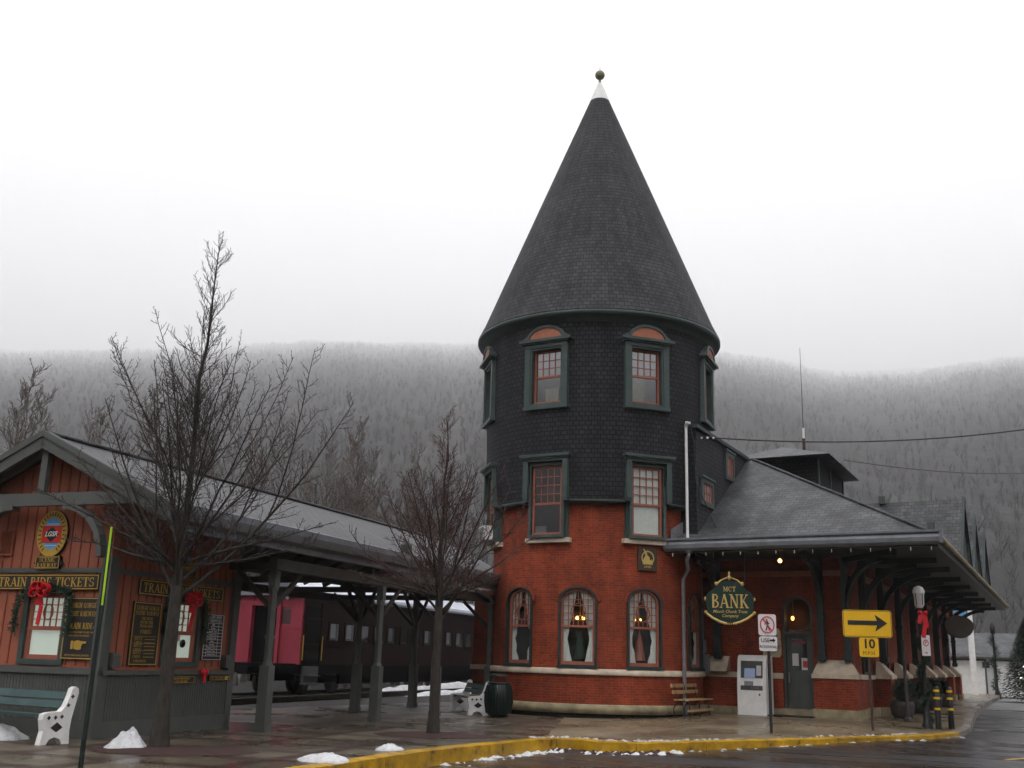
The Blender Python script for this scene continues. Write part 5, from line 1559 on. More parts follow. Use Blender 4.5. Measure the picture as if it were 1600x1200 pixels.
# park benches with pierced concrete ends; local x along the seat, y from front to back
def park_bench(label, length):
    t = thing('park_bench', label, 'bench', (0,0,0), 0, 'benches with white concrete ends')
    prof_ = [(0.02,0),(0.13,0),(0.18,0.075),(0.27,0.11),(0.37,0.075),(0.42,0),(0.55,0),(0.535,0.2),(0.545,0.36),(0.585,0.56),(0.63,0.76),(0.615,0.83),(0.56,0.86),(0.505,0.83),(0.475,0.72),(0.41,0.56),(0.34,0.49),(0.10,0.475),(0.03,0.45),(0.02,0.37),(0.06,0.2)]
    for x in (0.0, -length):
        m = MB(lambda p: (x+p[1], p[0], p[2])); m.prism(prof_, -0.055, 0.055)
        e = put(m, 'bench_end', M_white, t)
        m = MB(lambda p: (x+p[1], p[0], p[2]))
        def star(cx_, cz_, r_): m.prism([(cx_+(r_ if i % 2 == 0 else r_*0.6)*cos(pi*i/4+0.1), cz_+(r_ if i % 2 == 0 else r_*0.6)*sin(pi*i/4+0.1)) for i in range(8)], -0.06, 0.06)
        for cx_, cz_ in ((0.13,0.40),(0.25,0.40),(0.365,0.41),(0.46,0.58),(0.52,0.71)): star(cx_, cz_, 0.036)
        m.prism([(0.18,0.25),(0.29,0.18),(0.40,0.25),(0.29,0.33)], -0.058, 0.058)
        put(m, 'bench_piercing', M_iron, e)
    for (y0_,z0_,y1_,z1_) in ((0.08,0.43,0.19,0.43),(0.21,0.425,0.32,0.425),(0.40,0.53,0.445,0.63),(0.455,0.66,0.50,0.77)):
        m = MB(); d_ = Vector((0,y1_-y0_,z1_-z0_)); c_ = Vector((0,(y0_+y1_)/2,(z0_+z1_)/2))
        m.beam(c_+Vector((-0.055,0,0)), c_+Vector((-length+0.055,0,0)), 0.035 if d_.y < 0.06 else d_.length, d_.length if d_.y < 0.06 else 0.035, (0,0.35,1) if d_.y < 0.06 else (0,0,1))
        put(m, 'bench_slat', M_teal, t)
    return t
b1 = park_bench('teal slatted bench with white concrete ends at the left edge before the booth', 2.3)
b1.location = (-7.12,17.05,0); b1.rotation_euler = (0,0,radians(-30))
b2 = dup(b1, (-0.95,28.9,0), radians(-76), 'white ended bench beside the dark barrel bin, under the canopy end')
# varnished slatted bench by the tower
t = thing('slatted_bench', 'low bench of pale varnished slats standing by the tower downspout', 'bench', (0,0,0))
m = MB()
def wb(name, mt, fn):
    m = MB(); fn(m); put(m, name, mt, t)
for (y_, z_, w_, h_) in ((0.0,0.42,0.10,0.03),(0.16,0.42,0.10,0.03),(0.31,0.42,0.10,0.03)): wb('seat_slat', M_wood, lambda m: m.box(-0.95,0.95,y_,y_+w_,z_,z_+h_))
for (y_, z_) in ((0.43,0.58),(0.47,0.74)): wb('back_slat', M_wood, lambda m: m.box(-0.95,0.95,y_,y_+0.03,z_,z_+0.09))
wb('back_slat', M_wood, lambda m: m.box(-0.95,0.95,0.0,0.03,0.14,0.2))
for x in (-0.75,0.0,0.75): wb('leg_frame', M_iron, lambda m: (m.tube([(x,0.03,0.0),(x,0.06,0.40),(x,0.38,0.41),(x,0.5,0.86)],0.018,6), m.tube([(x,0.36,0.40),(x,0.5,0.2),(x,0.46,0.0)],0.018,6)))
t.location = (5.28,29.35,G(5.28,29.35)); t.rotation_euler = (0,0,radians(90-22-8))
# litter bin
t = thing('litter_bin', 'dark green ribbed barrel shaped litter bin beside the canopy downspout', 'bin', (-0.12,28.4,0))
m = MB(); m.lathe([(0.24,0.02),(0.31,0.12),(0.35,0.38),(0.34,0.62),(0.29,0.80),(0.25,0.84)], (0,0), 28)
for k in range(28):
    a = 2*pi*k/28
    m.tube([(0.315*sin(a),-0.315*cos(a),0.10),(0.362*sin(a),-0.362*cos(a),0.38),(0.352*sin(a),-0.352*cos(a),0.62),(0.30*sin(a),-0.30*cos(a),0.80)],0.013,4)
put(m, 'barrel', M_tgreen, t)
m = MB(); m.lathe([(0.27,0.80),(0.31,0.83),(0.31,0.86),(0.2,0.865)],(0,0),28); put(m, 'rim', M_tgreen, t)
m = MB()
for k in range(4):
    a = pi/4+pi*k/2; m.tube([(0.24*sin(a),-0.24*cos(a),0.85),(0.2*sin(a),-0.2*cos(a),1.02)],0.015,5)
m.lathe([(0.24,1.02),(0.24,1.05),(0.16,1.08),(0.01,1.09)],(0,0),24); put(m, 'rain_lid', M_tgreen, t)

# cash machine against the bank wall
CA = SP((-2.62,-0.95,G(6.9,30.6)))
t = thing('cash_machine', 'white free standing cash machine by the bank wall', 'cash machine', CA, -radians(31))
m = MB()
side = [(0.0,0.0),(0.0,0.0)]
pr_ = [(-0.02,0.0),(-0.02,0.82),(0.06,1.45),(0.12,1.56),(0.2,1.60),(0.62,1.60),(0.62,0.0)]
m.T = lambda p: (p[1], p[0], p[2])
m.prism(pr_, -0.41, 0.41); put(m, 'cabinet', M_white, t)
def onface(x0,x1,z0,z1,off,dep=0.0):
    f = lambda z: -0.02 + (max(0,(z-0.82))/0.63*0.08)
    mb = MB(); mb.solid([(x0,f(z0)-off,z0),(x1,f(z0)-off,z0),(x1,f(z1)-off,z1),(x0,f(z1)-off,z1)],[(x0,f(z0)+dep,z0),(x1,f(z0)+dep,z0),(x1,f(z1)+dep,z1),(x0,f(z1)+dep,z1)]); return mb
fc = put(onface(-0.31,0.31,0.66,1.44,0.012), 'fascia', M_bgreyd, t)
put(onface(-0.20,0.10,0.98,1.24,0.022), 'screen', M_screen, fc)
put(onface(0.14,0.27,1.05,1.32,0.02), 'sticker_panel', M_signw, fc)
put(onface(-0.20,0.05,0.78,0.9,0.022), 'keypad', M_pipe, fc)
m = MB(); write(m, 'CASH', 0.10, 0.72, 0.085, -0.036); put(m, 'lettering', M_pipe, fc)
m = MB(); m.box(0.20,0.24,-0.03,-0.02,0.52,0.57); put(m, 'lock', M_iron, t)

# tan shield plaque on the bank wall
pb = SP((-2.25,-0.03,1.72))
m = MB(SP); m.prism([(-2.5,1.75),(-2.42,1.70),(-2.02,1.70),(-1.97,1.80),(-1.99,2.42),(-2.06,2.5),(-2.45,2.5),(-2.52,2.4)], -0.06, -0.02)
t = thing('shield_plaque', 'tan shield shaped notice plaque on the wall left of the bank door', 'plaque', pb)
m.build('board', M_plaque, t, pb)
m = MB(SP)
for i in range(7): write(m, ('NOTICE','BANK HOURS','MON - THU  9 - 4','FRIDAY  9 - 6','SATURDAY  9 - 12','DRIVE IN OPEN','LONGER')[i], -2.24, 2.38-0.09*i, 0.062, -0.066)
m.build('lettering', M_boardbr, t, pb)
# hanging bank sign
SB = (5.95, 28.6)
BT = frame((SB[0],SB[1],0), 12)
bz = 3.05
base = BT((0,0,bz-0.5))
t = thing('bank_sign', 'dark green shaped BANK sign with gilt lettering hanging under the eaves', 'sign', base)
out = [(-0.56,-0.28),(-0.40,-0.38),(-0.2,-0.47),(0,-0.50),(0.2,-0.47),(0.40,-0.38),(0.56,-0.28),(0.62,-0.08),(0.63,0.12),(0.56,0.28),(0.42,0.36),(0.36,0.46),(0.2,0.56),(0,0.60),(-0.2,0.56),(-0.36,0.46),(-0.42,0.36),(-0.56,0.28),(-0.63,0.12),(-0.62,-0.08)]
m = MB(BT); m.prism([(x,bz+z) for x,z in out], -0.04, 0.04); m.build('board', M_bankgr, t, base)
m = MB(BT)
for sd_ in (-1,1):
    m.tube([(sd_*0.62,-0.05,bz-0.27),(sd_*0.45,-0.06,bz-0.40),(sd_*0.25,-0.06,bz-0.50),(sd_*0.08,-0.06,bz-0.54)],[0.03,0.035,0.035,0.03],8)
    m.ball((sd_*0.63,-0.05,bz-0.25),0.045,8); m.ball((sd_*0.34,-0.05,bz+0.50),0.05,8,1.2); m.ball((sd_*0.64,-0.02,bz+0.10),0.035,8,1.6)
    m.tube([(sd_*0.34,-0.05,bz+0.48),(sd_*0.2,-0.05,bz+0.60),(sd_*0.05,-0.05,bz+0.66)],[0.03,0.02,0.015],6)
for k in range(6): m.ball((-0.15+0.06*k,-0.06,bz-0.545),0.028,6)
m.lathe([(0.02,bz+0.60),(0.05,bz+0.64),(0.05,bz+0.70),(0.015,bz+0.74),(0.04,bz+0.78),(0.005,bz+0.84)],(0,0),10)
m.build('gilt_scroll', M_goldlt, t, base)
m = MB(BT); serif(m, 'BANK', 0, bz-0.13, 0.36, 0.98, -0.046); serif(m, 'MCT', 0, bz+0.30, 0.13, 0.34, -0.046); write(m, 'Mauch Chunk Trust', 0, bz-0.225, 0.11, -0.046, shear=0.25); write(m, 'Company', 0, bz-0.335, 0.11, -0.046, shear=0.25)
m.build('lettering', M_goldlt, t, base)
for x in (-0.4,0.4): m = MB(BT); m.tube([(x,0,bz+0.45),(x,0,4.45)],0.01,5); m.build('hanger', M_iron, t, base)
# downspout on the tower and the conduit with its meter boxes
dT = TF(43.0, 3.24)
m = MB()
p0 = SP((-3.75,-2.9,4.38)); a_ = dT((0,0,0))
m.tube([p0,(p0[0]-0.05,p0[1]+0.1,4.2),(a_[0]+0.12,a_[1]-0.15,3.98),(a_[0],a_[1],3.72),(a_[0],a_[1],0.1)],0.055,8)
m.lathe([(0.03,4.36),(0.11,4.40),(0.11,4.5)],(p0[0],p0[1]),10)
part(m, 'downspout', M_pipe)
q = SP((-4.12,-0.62,0))
t = thing('meter_boxes', 'grey electric meter boxes on a vertical conduit right of the tower', 'meter box', q)
m = MB(); m.tube([(q[0],q[1],1.55),(q[0],q[1],4.4)],0.02,6); m.build('conduit', M_pipe, t, q)
X = frame((q[0],q[1],0), 31)
m = MB(X); m.box(-0.09,0.09,-0.08,0.06,1.78,2.15); m.build('upper_box', M_pipe, t, q)
m = MB(X); m.box(-0.02,0.18,-0.09,0.06,1.22,1.74); m.build('lower_box', M_gutter, t, q)
# white service mast on the roof edge with weatherhead
q = cylp = (4.98, 29.35, 4.72)
t = thing('service_mast', 'white vertical service mast rising from the roof edge beside the tower', 'mast', q)
m = MB(); m.tube([(q[0],q[1],4.66),(q[0]-0.0,q[1],8.0)],0.042,8); m.build('mast_pipe', M_white, t, q)
m = MB(); m.tube([(q[0],q[1],7.98),(q[0]+0.02,q[1]-0.06,8.08),(q[0]+0.08,q[1]-0.14,8.05)],[0.05,0.06,0.05],8); m.lathe([(0.12,4.7),(0.1,4.78),(0.05,4.82)],(q[0],q[1]),10); m.build('weatherhead', M_white, t, q)
m = MB(); m.tube([(q[0]+0.08,q[1]-0.14,8.03),(q[0]+0.2,q[1]-0.1,7.5),(q[0]+0.25,q[1],6.4),(q[0]+0.55,q[1]-0.2,5.6),(q[0]+0.75,q[1]-0.2,5.1)],0.018,5); m.build('drop_cable', M_black, t, q)
# power cable and its insulators
w0_ = Vector((5.35,29.6,7.75)); w1_ = Vector((26,34,11.65))
pts = [w0_.lerp(w1_, k/24)+Vector((0,0,-1.0*4*(k/24)*(1-k/24))) for k in range(25)]
t = thing('power_cable', 'slack twisted overhead cable running from the tower towards the right', 'cable', w0_)
m = MB(); m.tube(pts,0.022,5); m.build('cable', M_black, t, w0_)
m = MB()
for k in range(3): m.ball(w0_+Vector((0.12+k*0.17,0.03,-0.02)),0.035,8)
m.build('insulator', M_white, t, w0_)
w2_ = Vector(SP((-1.6,9.5,9.0))); w3_ = Vector((40,60,15.0))
m = MB(); m.tube([w2_.lerp(w3_, k/16)+Vector((0,0,-1.2*4*(k/16)*(1-k/16))) for k in range(17)],0.02,4)
tag(m.build('power_cable', M_black, None, w2_), 'faint thin second cable low over the far station roof', 'cable')
# aerial mast behind the ridge
am = SP((-2.9,8.6,8.3)); 
t = thing('aerial', 'tall thin whip aerial standing on the roof monitor', 'aerial', am)
m = MB(); m.tube([(am[0],am[1],8.6),(am[0],am[1],9.75)],0.06,8); m.build('base_tube', M_rustpole, t, am)
m = MB(); m.tube([(am[0],am[1],9.75),(am[0],am[1],10.15)],0.045,8); m.build('bright_sleeve', M_capm, t, am)
m = MB(); m.tube([(am[0],am[1],10.15),(am[0],am[1],13.3)],[0.016,0.007],6); m.build('whip', M_iron, t, am)
# window air conditioner on the left of the tower
T = TF(-76.0, RB)
ab = T((0.15,-0.3,4.75))
t = thing('air_conditioner', 'white window air conditioner sticking out of the left side of the tower', 'air conditioner', ab)
m = MB(T); m.box(-0.28,0.36,-0.48,-0.0,4.80,5.20); m.build('case', M_white, t, ab)
m = MB(T)
for k in range(7): m.box(-0.25,0.33,-0.492,-0.481,4.85+k*0.048,4.87+k*0.048)
m.build('grille', M_bgreyd, t, ab)
# floodlight under the eaves and fairy lights along the front gutter
fl = SP((-1.35,-2.1,4.25))
t = thing('floodlight', 'small lit floodlight under the station eaves over the bank door', 'floodlight', fl)
m = MB(); m.tube([fl,(fl[0],fl[1],4.45)],0.02,6); m.tube([(fl[0]-0.09,fl[1]-0.05,4.2),(fl[0]+0.05,fl[1]+0.06,4.27)],[0.075,0.04],10); m.build('lamp_body', M_bgreyd, t, fl)
m = MB(); m.ball((fl[0]-0.095,fl[1]-0.055,4.195),0.055,10); m.build('bulb', M_lens, t, fl)
fb = SP((-1,-3.0,4.4))
t = thing('fairy_lights', 'sparse string of icicle fairy lights under the front gutter', 'fairy lights', fb)
m = MB(SP); m.tube([(-4.3+k*0.35,-3.0,4.40-0.02*(k%2)) for k in range(21)],0.006,4); m.build('wire', M_black, t, fb)
for k in range(15):
    m = MB(SP); c_ = SP((-4.2+k*0.48,-3.0,4.33)); m.T = ident; m.tube([(c_[0],c_[1],4.385),(c_[0],c_[1],4.30)],0.009,5); m.build('icicle_bulb', M_white, t, fb)

# ---- street signs along the kerb
def sign_post(t, h, r_, mat):
    m = MB(); m.tube([(0,0,-0.02),(0,0,h)], r_, 8); return put(m, 'post', mat, t)
def plate(t, name, x0, x1, z0, z1, mat, y=-0.05, rc=0.05):
    m = MB(); c = []
    for (cx_, cz_, a0) in ((x1-rc,z0+rc,-90),(x1-rc,z1-rc,0),(x0+rc,z1-rc,90),(x0+rc,z0+rc,180)):
        for k in range(5): a = radians(a0+k*22.5); c.append((cx_+rc*cos(a), cz_+rc*sin(a)))
    m.prism(c, y-0.008, y); return put(m, name, mat, t)
t = thing('pedestrian_sign', 'no pedestrians sign above a small crosswalk sign on a black kerb post', 'sign', (5.95,24.5,0.0), radians(-4))
sign_post(t, 2.55, 0.035, M_iron)
p1_ = plate(t, 'prohibition_plate', -0.225,0.175,2.13,2.60,M_signw)
m = MB(); cc = (-0.025,2.365)
m.ring([(cc[0]+0.165*cos(2*pi*k/28),cc[1]+0.19*sin(2*pi*k/28)) for k in range(28)],[(cc[0]+0.138*cos(2*pi*k/28),cc[1]+0.162*sin(2*pi*k/28)) for k in range(28)],-0.066,-0.059)
m.add([(cc[0]-0.11,-0.067,cc[1]+0.125),(cc[0]-0.085,-0.067,cc[1]+0.145),(cc[0]+0.11,-0.067,cc[1]-0.125),(cc[0]+0.085,-0.067,cc[1]-0.145)],[(0,1,2,3)])
put(m, 'red_ring', M_signred, p1_)
m = MB(); 
m.ball((cc[0]-0.012,-0.064,cc[1]+0.105),0.021,8)
for a, b, w_ in (((-0.01,0.08),(0.005,-0.01),0.05),((0.005,-0.01),(-0.035,-0.13),0.025),((0.01,-0.01),(0.05,-0.12),0.025),((-0.015,0.06),(-0.06,0.01),0.018),((0.0,0.06),(0.05,0.02),0.018)):
    m.beam((cc[0]+a[0],-0.063,cc[1]+a[1]),(cc[0]+b[0],-0.063,cc[1]+b[1]),0.004 if False else 0.006,w_,(1,0,0))
put(m, 'walking_figure', M_signblk, p1_)
p2_ = plate(t, 'crosswalk_plate', -0.215,0.185,1.79,2.11,M_signw)
m = MB(); write(m,'USE',-0.08,2.02,0.12,-0.064); write(m,'CROSSWALK',-0.015,1.88,0.085,-0.064)
m.add([(0.02,-0.064,2.005),(0.09,-0.064,2.005),(0.09,-0.064,1.975),(0.15,-0.064,2.025),(0.09,-0.064,2.075),(0.09,-0.064,2.045),(0.02,-0.064,2.045)],[tuple(range(7))])
put(m,'lettering',M_signblk,p2_)
t = thing('arrow_sign', 'yellow right arrow sign with a small 10 MPH plate beneath on a rusty kerb post', 'sign', (8.84,26.40,-0.13), radians(-3))
sign_post(t, 2.9, 0.035, M_rustpole)
p1_ = plate(t,'arrow_plate',-0.60,0.58,2.33,2.98,M_yellow,rc=0.06)
m = MB(); m.add([(-0.48,-0.064,2.62),(0.22,-0.064,2.62),(0.17,-0.064,2.47),(0.47,-0.064,2.675),(0.17,-0.064,2.88),(0.22,-0.064,2.73),(-0.48,-0.064,2.73)],[tuple(range(7))])
put(m,'arrow',M_signblk,p1_)
m = MB(); o_, i_ = rect_ring(-0.585,0.565,2.345,2.965,0.012); m.ring(o_,i_,-0.062,-0.0585); put(m,'plate_border',M_signblk,p1_)
p2_ = plate(t,'speed_plate',-0.23,0.23,1.87,2.32,M_yellow)
m = MB(); write(m,'10',0,2.17,0.30,-0.064,bold=0.03); write(m,'M.P.H.',0,1.955,0.12,-0.064,bold=0.0); put(m,'lettering',M_signblk,p2_)
# dark green post at far left with a sign seen edge-on
lp = Vector((-5.31,14.15,0)); ang_ = radians(-21)
t = thing('edge_on_sign', 'dark green signpost in front of the booth, its lime edged sign seen edge-on', 'sign', lp, -ang_*0)
m = MB(); m.tube([(0,0,-0.05),(0.02,0.02,2.9)],0.033,8); put(m,'post',M_darkgreenpole,t)
dv = Vector((lp.x,lp.y,0)).normalized(); nv = Vector((dv.y,-dv.x,0))
m = MB()
def EO(p): q_ = dv*p[1]+nv*p[0]; return (q_.x+0.02,q_.y,p[2])
m.T = EO; m.prism([(-0.008,2.05),(0.010,2.05),(0.010,2.98),(-0.008,2.98)],-0.45,0.15); pn = put(m,'sign_panel',M_darkgreenpole,t)
m = MB(EO); m.box(-0.010,0.016,-0.462,-0.451,2.0,2.99); put(m,'lime_edge',M_lime,pn)

# lamp post with garland, bow and a no parking sign, right corner
lx, ly = 10.75, 27.95
t = thing('lamp_post', 'garlanded lamp post with white globe and red bow at the pavement corner', 'street lamp', (lx,ly,0.02))
m = MB(); m.lathe([(0.14,0.0),(0.14,0.1),(0.09,0.2),(0.07,0.7),(0.055,0.8),(0.05,2.95),(0.07,3.0)],(0,0),14); put(m,'post',M_black,t)
m = MB(); m.lathe([(0.07,3.0),(0.12,3.08),(0.125,3.3),(0.14,3.38)],(0,0),16); hd = put(m,'lantern',M_signw,t)
m = MB(); m.lathe([(0.15,3.38),(0.15,3.44),(0.11,3.53),(0.03,3.57)],(0,0),16); put(m,'globe_cap',M_white,hd)
m = MB()
for k in range(5): a = 2*pi*k/5; m.tube([(0.122*cos(a),0.122*sin(a),3.08),(0.138*cos(a),0.138*sin(a),3.38)],0.012,4)
put(m,'lantern_rib',M_black,hd)
def needles(m, path, rad, count, seed, ln=0.09):
    r_ = random.Random(seed)
    for k in range(count):
        f = r_.random()*(len(path)-1); i = int(f); p = Vector(path[i]).lerp(Vector(path[i+1]), f-i)
        a = r_.uniform(0,2*pi); e = r_.uniform(-0.5,0.9); d = Vector((cos(a)*cos(e),sin(a)*cos(e),sin(e)))
        b_ = p + d*rad; q_ = b_+d*ln; s_ = d.orthogonal().normalized()*0.016
        m.add([b_-s_,b_+s_,q_+s_*.3,q_-s_*.3],[(0,1,2,3)])
m = MB(); needles(m,[(0.1*cos(k*0.75),0.1*sin(k*0.75),0.15+k*0.1) for k in range(22)],0.02,1500,4,0.10); put(m,'garland',M_pine,t)
m = MB()
for sd_ in (-1,1): m.ball((sd_*0.07+0.02,-0.12,2.88),0.075,8,0.8)
m.beam((0.05,-0.13,2.88),(0.10,-0.14,2.5),0.012,0.13,(1,0,0)); m.beam((0.06,-0.13,2.55),(0.0,-0.13,2.25),0.012,0.11,(1,0,0)); m.beam((-0.03,-0.13,2.86),(-0.09,-0.14,2.6),0.012,0.1,(1,0,0))
put(m,'bow',M_bow,t)
np_ = plate(t,'no_parking_plate',-0.06,0.16,1.80,2.32,M_signw,-0.12,0.02)
m = MB(); m.ring([(0.05+0.07*cos(2*pi*k/20),2.12+0.085*sin(2*pi*k/20)) for k in range(20)],[(0.05+0.05*cos(2*pi*k/20),2.12+0.062*sin(2*pi*k/20)) for k in range(20)],-0.136,-0.129); m.box(0.02,0.08,-0.136,-0.129,1.86,1.89); put(m,'red_ring',M_signred,np_)
m = MB(); write(m,'P',0.05,2.12,0.1,-0.132); put(m,'lettering',M_signblk,np_)
# striped bollards
def bollard(x, y, label):
    t = thing('striped_bollard', label, 'bollard', (x,y,G(x,y)), 0, 'striped bollards at the corner')
    m = MB(); m.lathe([(0.075,0),(0.072,0.98),(0.045,1.03),(0.01,1.04)],(0,0),14); put(m,'post',M_black,t)
    for z in (0.46,0.72,0.90): m = MB(); m.lathe([(0.077,z),(0.0775,z+0.055)],(0,0),14); put(m,'yellow_band',M_yellow,t)
    return t
bo = bollard(10.95,27.75,'yellow banded black bollard at the corner, right in front of the lamp post')
dup(bo,(11.42,28.1,0.03),0,'yellow banded black bollard at the corner, right of the lamp post')
# grey round post standing free under the side eaves
m = MB(); m.tube([(0,0,0),(0,0,2.1)],[0.05,0.045],8); m.lathe([(0.1,0),(0.1,0.05),(0.05,0.1)],(0,0),10)
o = m.build('slim_post',M_redbrownpole); o.location = SP((1.25,0.6,G(11,31))); tag(o,'slim grey post under the side eaves right of the arrow sign','post')
# planters / benches in the shade of the side eaves
def planter(s_, a_, label, seed):
    l_ = SP((s_,a_,0)); t = thing('planter', label, 'planter', (l_[0],l_[1],G(l_[0],l_[1])), 0, 'planters under the side eaves')
    m = MB(); m.lathe([(0.22,0),(0.3,0.1),(0.34,0.34),(0.32,0.46),(0.28,0.46),(0.27,0.40),(0.01,0.40)],(0,0),18); put(m,'tub',M_timber,t)
    m = MB(); needles(m,[(0,0,0.42),(0,0,0.75),(0.1,0,0.9)],0.05,420,seed,0.26); put(m,'shrub',M_pine,t)
    return t
pl_ = planter(0.95,1.9,'dark planted tub against the side wall, nearest the corner',3)
for k,(a_,lb) in enumerate(((5.4,'dark planted tub against the side wall, second from the corner'),(9.3,'dark planted tub against the side wall, third from the corner'),(13.1,'dark planted tub against the side wall, farthest along'))):
    l_ = SP((0.95,a_,0)); dup(pl_,(l_[0],l_[1],0.13),k*1.1+0.6,lb)
# oval sign hanging from the far eave
hb = SP((1.5,15.0,3.0))
HT = frame((hb[0],hb[1],0), -8)
t = thing('hanging_sign', 'dark oval sign board hanging under the far end of the side eaves', 'sign', hb)
m = MB(HT); m.prism([(0.62*cos(2*pi*k/24), 3.18+0.5*sin(2*pi*k/24)*(1 if k > 12 else 0.75)) for k in range(24)],-0.04,0.04); m.build('board',M_boardbr,t,hb)
for x in (-0.4,0.4): m = MB(HT); m.tube([(x,0,3.5),(x,0,4.42)],0.015,5); m.build('hanger',M_iron,t,hb)
m = MB(HT); o_ = [(0.58*cos(2*pi*k/24), 3.18+0.46*sin(2*pi*k/24)*(1 if k > 12 else 0.75)) for k in range(24)]; i_ = [(0.54*cos(2*pi*k/24), 3.18+0.42*sin(2*pi*k/24)*(1 if k > 12 else 0.75)) for k in range(24)]
m.ring(o_,i_,-0.046,-0.039); m.build('border',M_timber,t,hb)

# ---- far right: white garage, shop sign, lamp, evergreen
gb = (25.6,66.0)
GTf = frame((gb[0],gb[1],-0.1), 8)
t = thing('white_garage', 'long low white garage with a grey roof across the yard on the right', 'garage', (gb[0],gb[1],-0.1))
gbase = (gb[0],gb[1],-0.1)
m = MB(GTf); m.box(-3.5,12,0,7,0,2.5); m.build('wall',M_garage,t,gbase)
m = MB(GTf); m.solid([(-3.9,-0.5,2.45),(12.4,-0.5,2.45),(12.4,7.5,2.45),(-3.9,7.5,2.45)],[(-3.9,3.4,3.9),(12.4,3.4,3.9),(12.4,3.6,3.9),(-3.9,3.6,3.9)]); m.build('roof',M_slate,t,gbase)
for k in range(4):
    m = MB(GTf); m.box(-2.9+k*3.4,-0.1+k*3.4,-0.03,0.0,0.02,2.15); m.build('garage_door',M_white,t,gbase)
    m = MB(GTf); m.box(-0.22+k*3.4,0.2+k*3.4,-0.05,0.0,1.75,2.1); m.build('wall_lamp',M_iron,t,gbase)
    m = MB(GTf); o_, i_ = rect_ring(-3.0+k*3.4,0.0+k*3.4,0.0,2.25,0.09); m.ring(o_,i_,-0.06,-0.031); m.build('door_surround',M_bgreyd,t,gbase)
m = MB(GTf); m.box(-3.9,12.4,-0.56,-0.5,2.38,2.55); m.build('eave_board',M_pipe,t,gbase)
m = MB(); m.poly([(17.5,46,roadz(17.5)+0.006),(22,46,roadz(22)+0.006),(60,46,roadz(22)+0.006),(60,66,roadz(22)+0.006),(22,66,roadz(22)+0.006),(21,66,roadz(21)+0.006)]); setting(m.build('yard', paint('wet_pale_yard',(0.16,0.16,0.16),0.65,0.4,0.5)))
sb_ = (24.3,62.0,-0.1); ST = frame(sb_, 5)
t = thing('shop_sign', 'blue and orange shop sign on two white posts behind the hanging oval sign', 'sign', sb_)
for x in (-0.1,2.3): m = MB(ST); m.box(x-0.14,x+0.14,-0.1,0.1,0,5.0); m.build('post',M_white,t,sb_)
m = MB(ST); m.box(0.05,2.15,-0.08,0.08,4.2,4.95); pn = m.build('panel',M_blue,t,sb_)
m = MB(ST); m.prism([(0.6,4.42),(1.6,4.42),(1.8,4.75),(0.8,4.78)],-0.1,-0.081); m.build('orange_mark',paint('orange_mark',(0.75,0.16,0.03),0.5),pn,sb_)
m = MB(); m.lathe([(0.16,0),(0.16,0.3),(0.07,0.5),(0.06,3.6),(0.14,3.7),(0.17,4.1),(0.05,4.3)],(0,0),12)
t = thing('lamp_post','distant lamp post wound with dark garland in front of the white garage','street lamp',(28.4,63.0,-0.08)); put(m,'post',M_black,t)
m = MB(); needles(m,[(0.16*cos(k*0.8),0.16*sin(k*0.8),0.2+k*0.16) for k in range(22)],0.03,700,9,0.22); put(m,'garland',M_pine,t)
# evergreen with lights
def evergreen(x, y, h, rad, label, seed):
    r_ = random.Random(seed); t = thing('evergreen_tree', label, 'tree', (x,y,-0.1), 0)
    m = MB(); m.tube([(0,0,0),(0,0,h*0.95)],[0.12,0.02],7); put(m,'trunk',M_bark,t)
    m = MB()
    for k in range(15000):
        f = r_.random()**0.75; z = h*(0.04+0.95*f); rr2 = rad*(1-f)**0.85*(0.55+0.5*r_.random()); a = r_.uniform(0,2*pi)
        p = Vector((rr2*cos(a),rr2*sin(a),z)); d = Vector((cos(a),sin(a),r_.uniform(-0.7,0.3))).normalized(); s_ = d.cross(Vector((0,0,1))).normalized()*0.055
        m.add([p-s_,p+s_,p+d*0.17+s_*.4,p+d*0.17-s_*.4],[(0,1,2,3)])
    put(m,'crown',M_pine,t)
    for k in range(9):
        f = r_.uniform(0.1,0.95); a = r_.uniform(-2.6,-0.6); rr2 = rad*(1-f)**0.85*1.05
        mm = MB(); mm.ball((rr2*cos(a),rr2*sin(a),h*f),0.035,6); put(mm,'fairy_light',M_spark,t)
    return t
evergreen(27.9,57.5,4.6,1.9,'dark evergreen tree with fairy lights cut by the right edge',17)
dm = MB(); dm.lathe([(0.01,0.9),(0.5,0.85),(0.9,0.5),(1.0,0)],(0,0),16); dm.box(-1.1,-0.9,-0.1,0.1,0,1.6)
# bicycle rack of looped iron at the end of the pavement
t = thing('bicycle_rack','low looped iron rack at the far end of the pavement','bicycle rack',(19.6,50.5,0.1),radians(20))
for k in range(4):
    m = MB(); m.tube([(k*0.45,0,0)]+[(k*0.45+0.17-0.17*cos(pi*i/8),0,0.55+0.17*sin(pi*i/8)) for i in range(9)]+[(k*0.45+0.34,0,0)],0.03,6); put(m,'loop',M_iron,t)

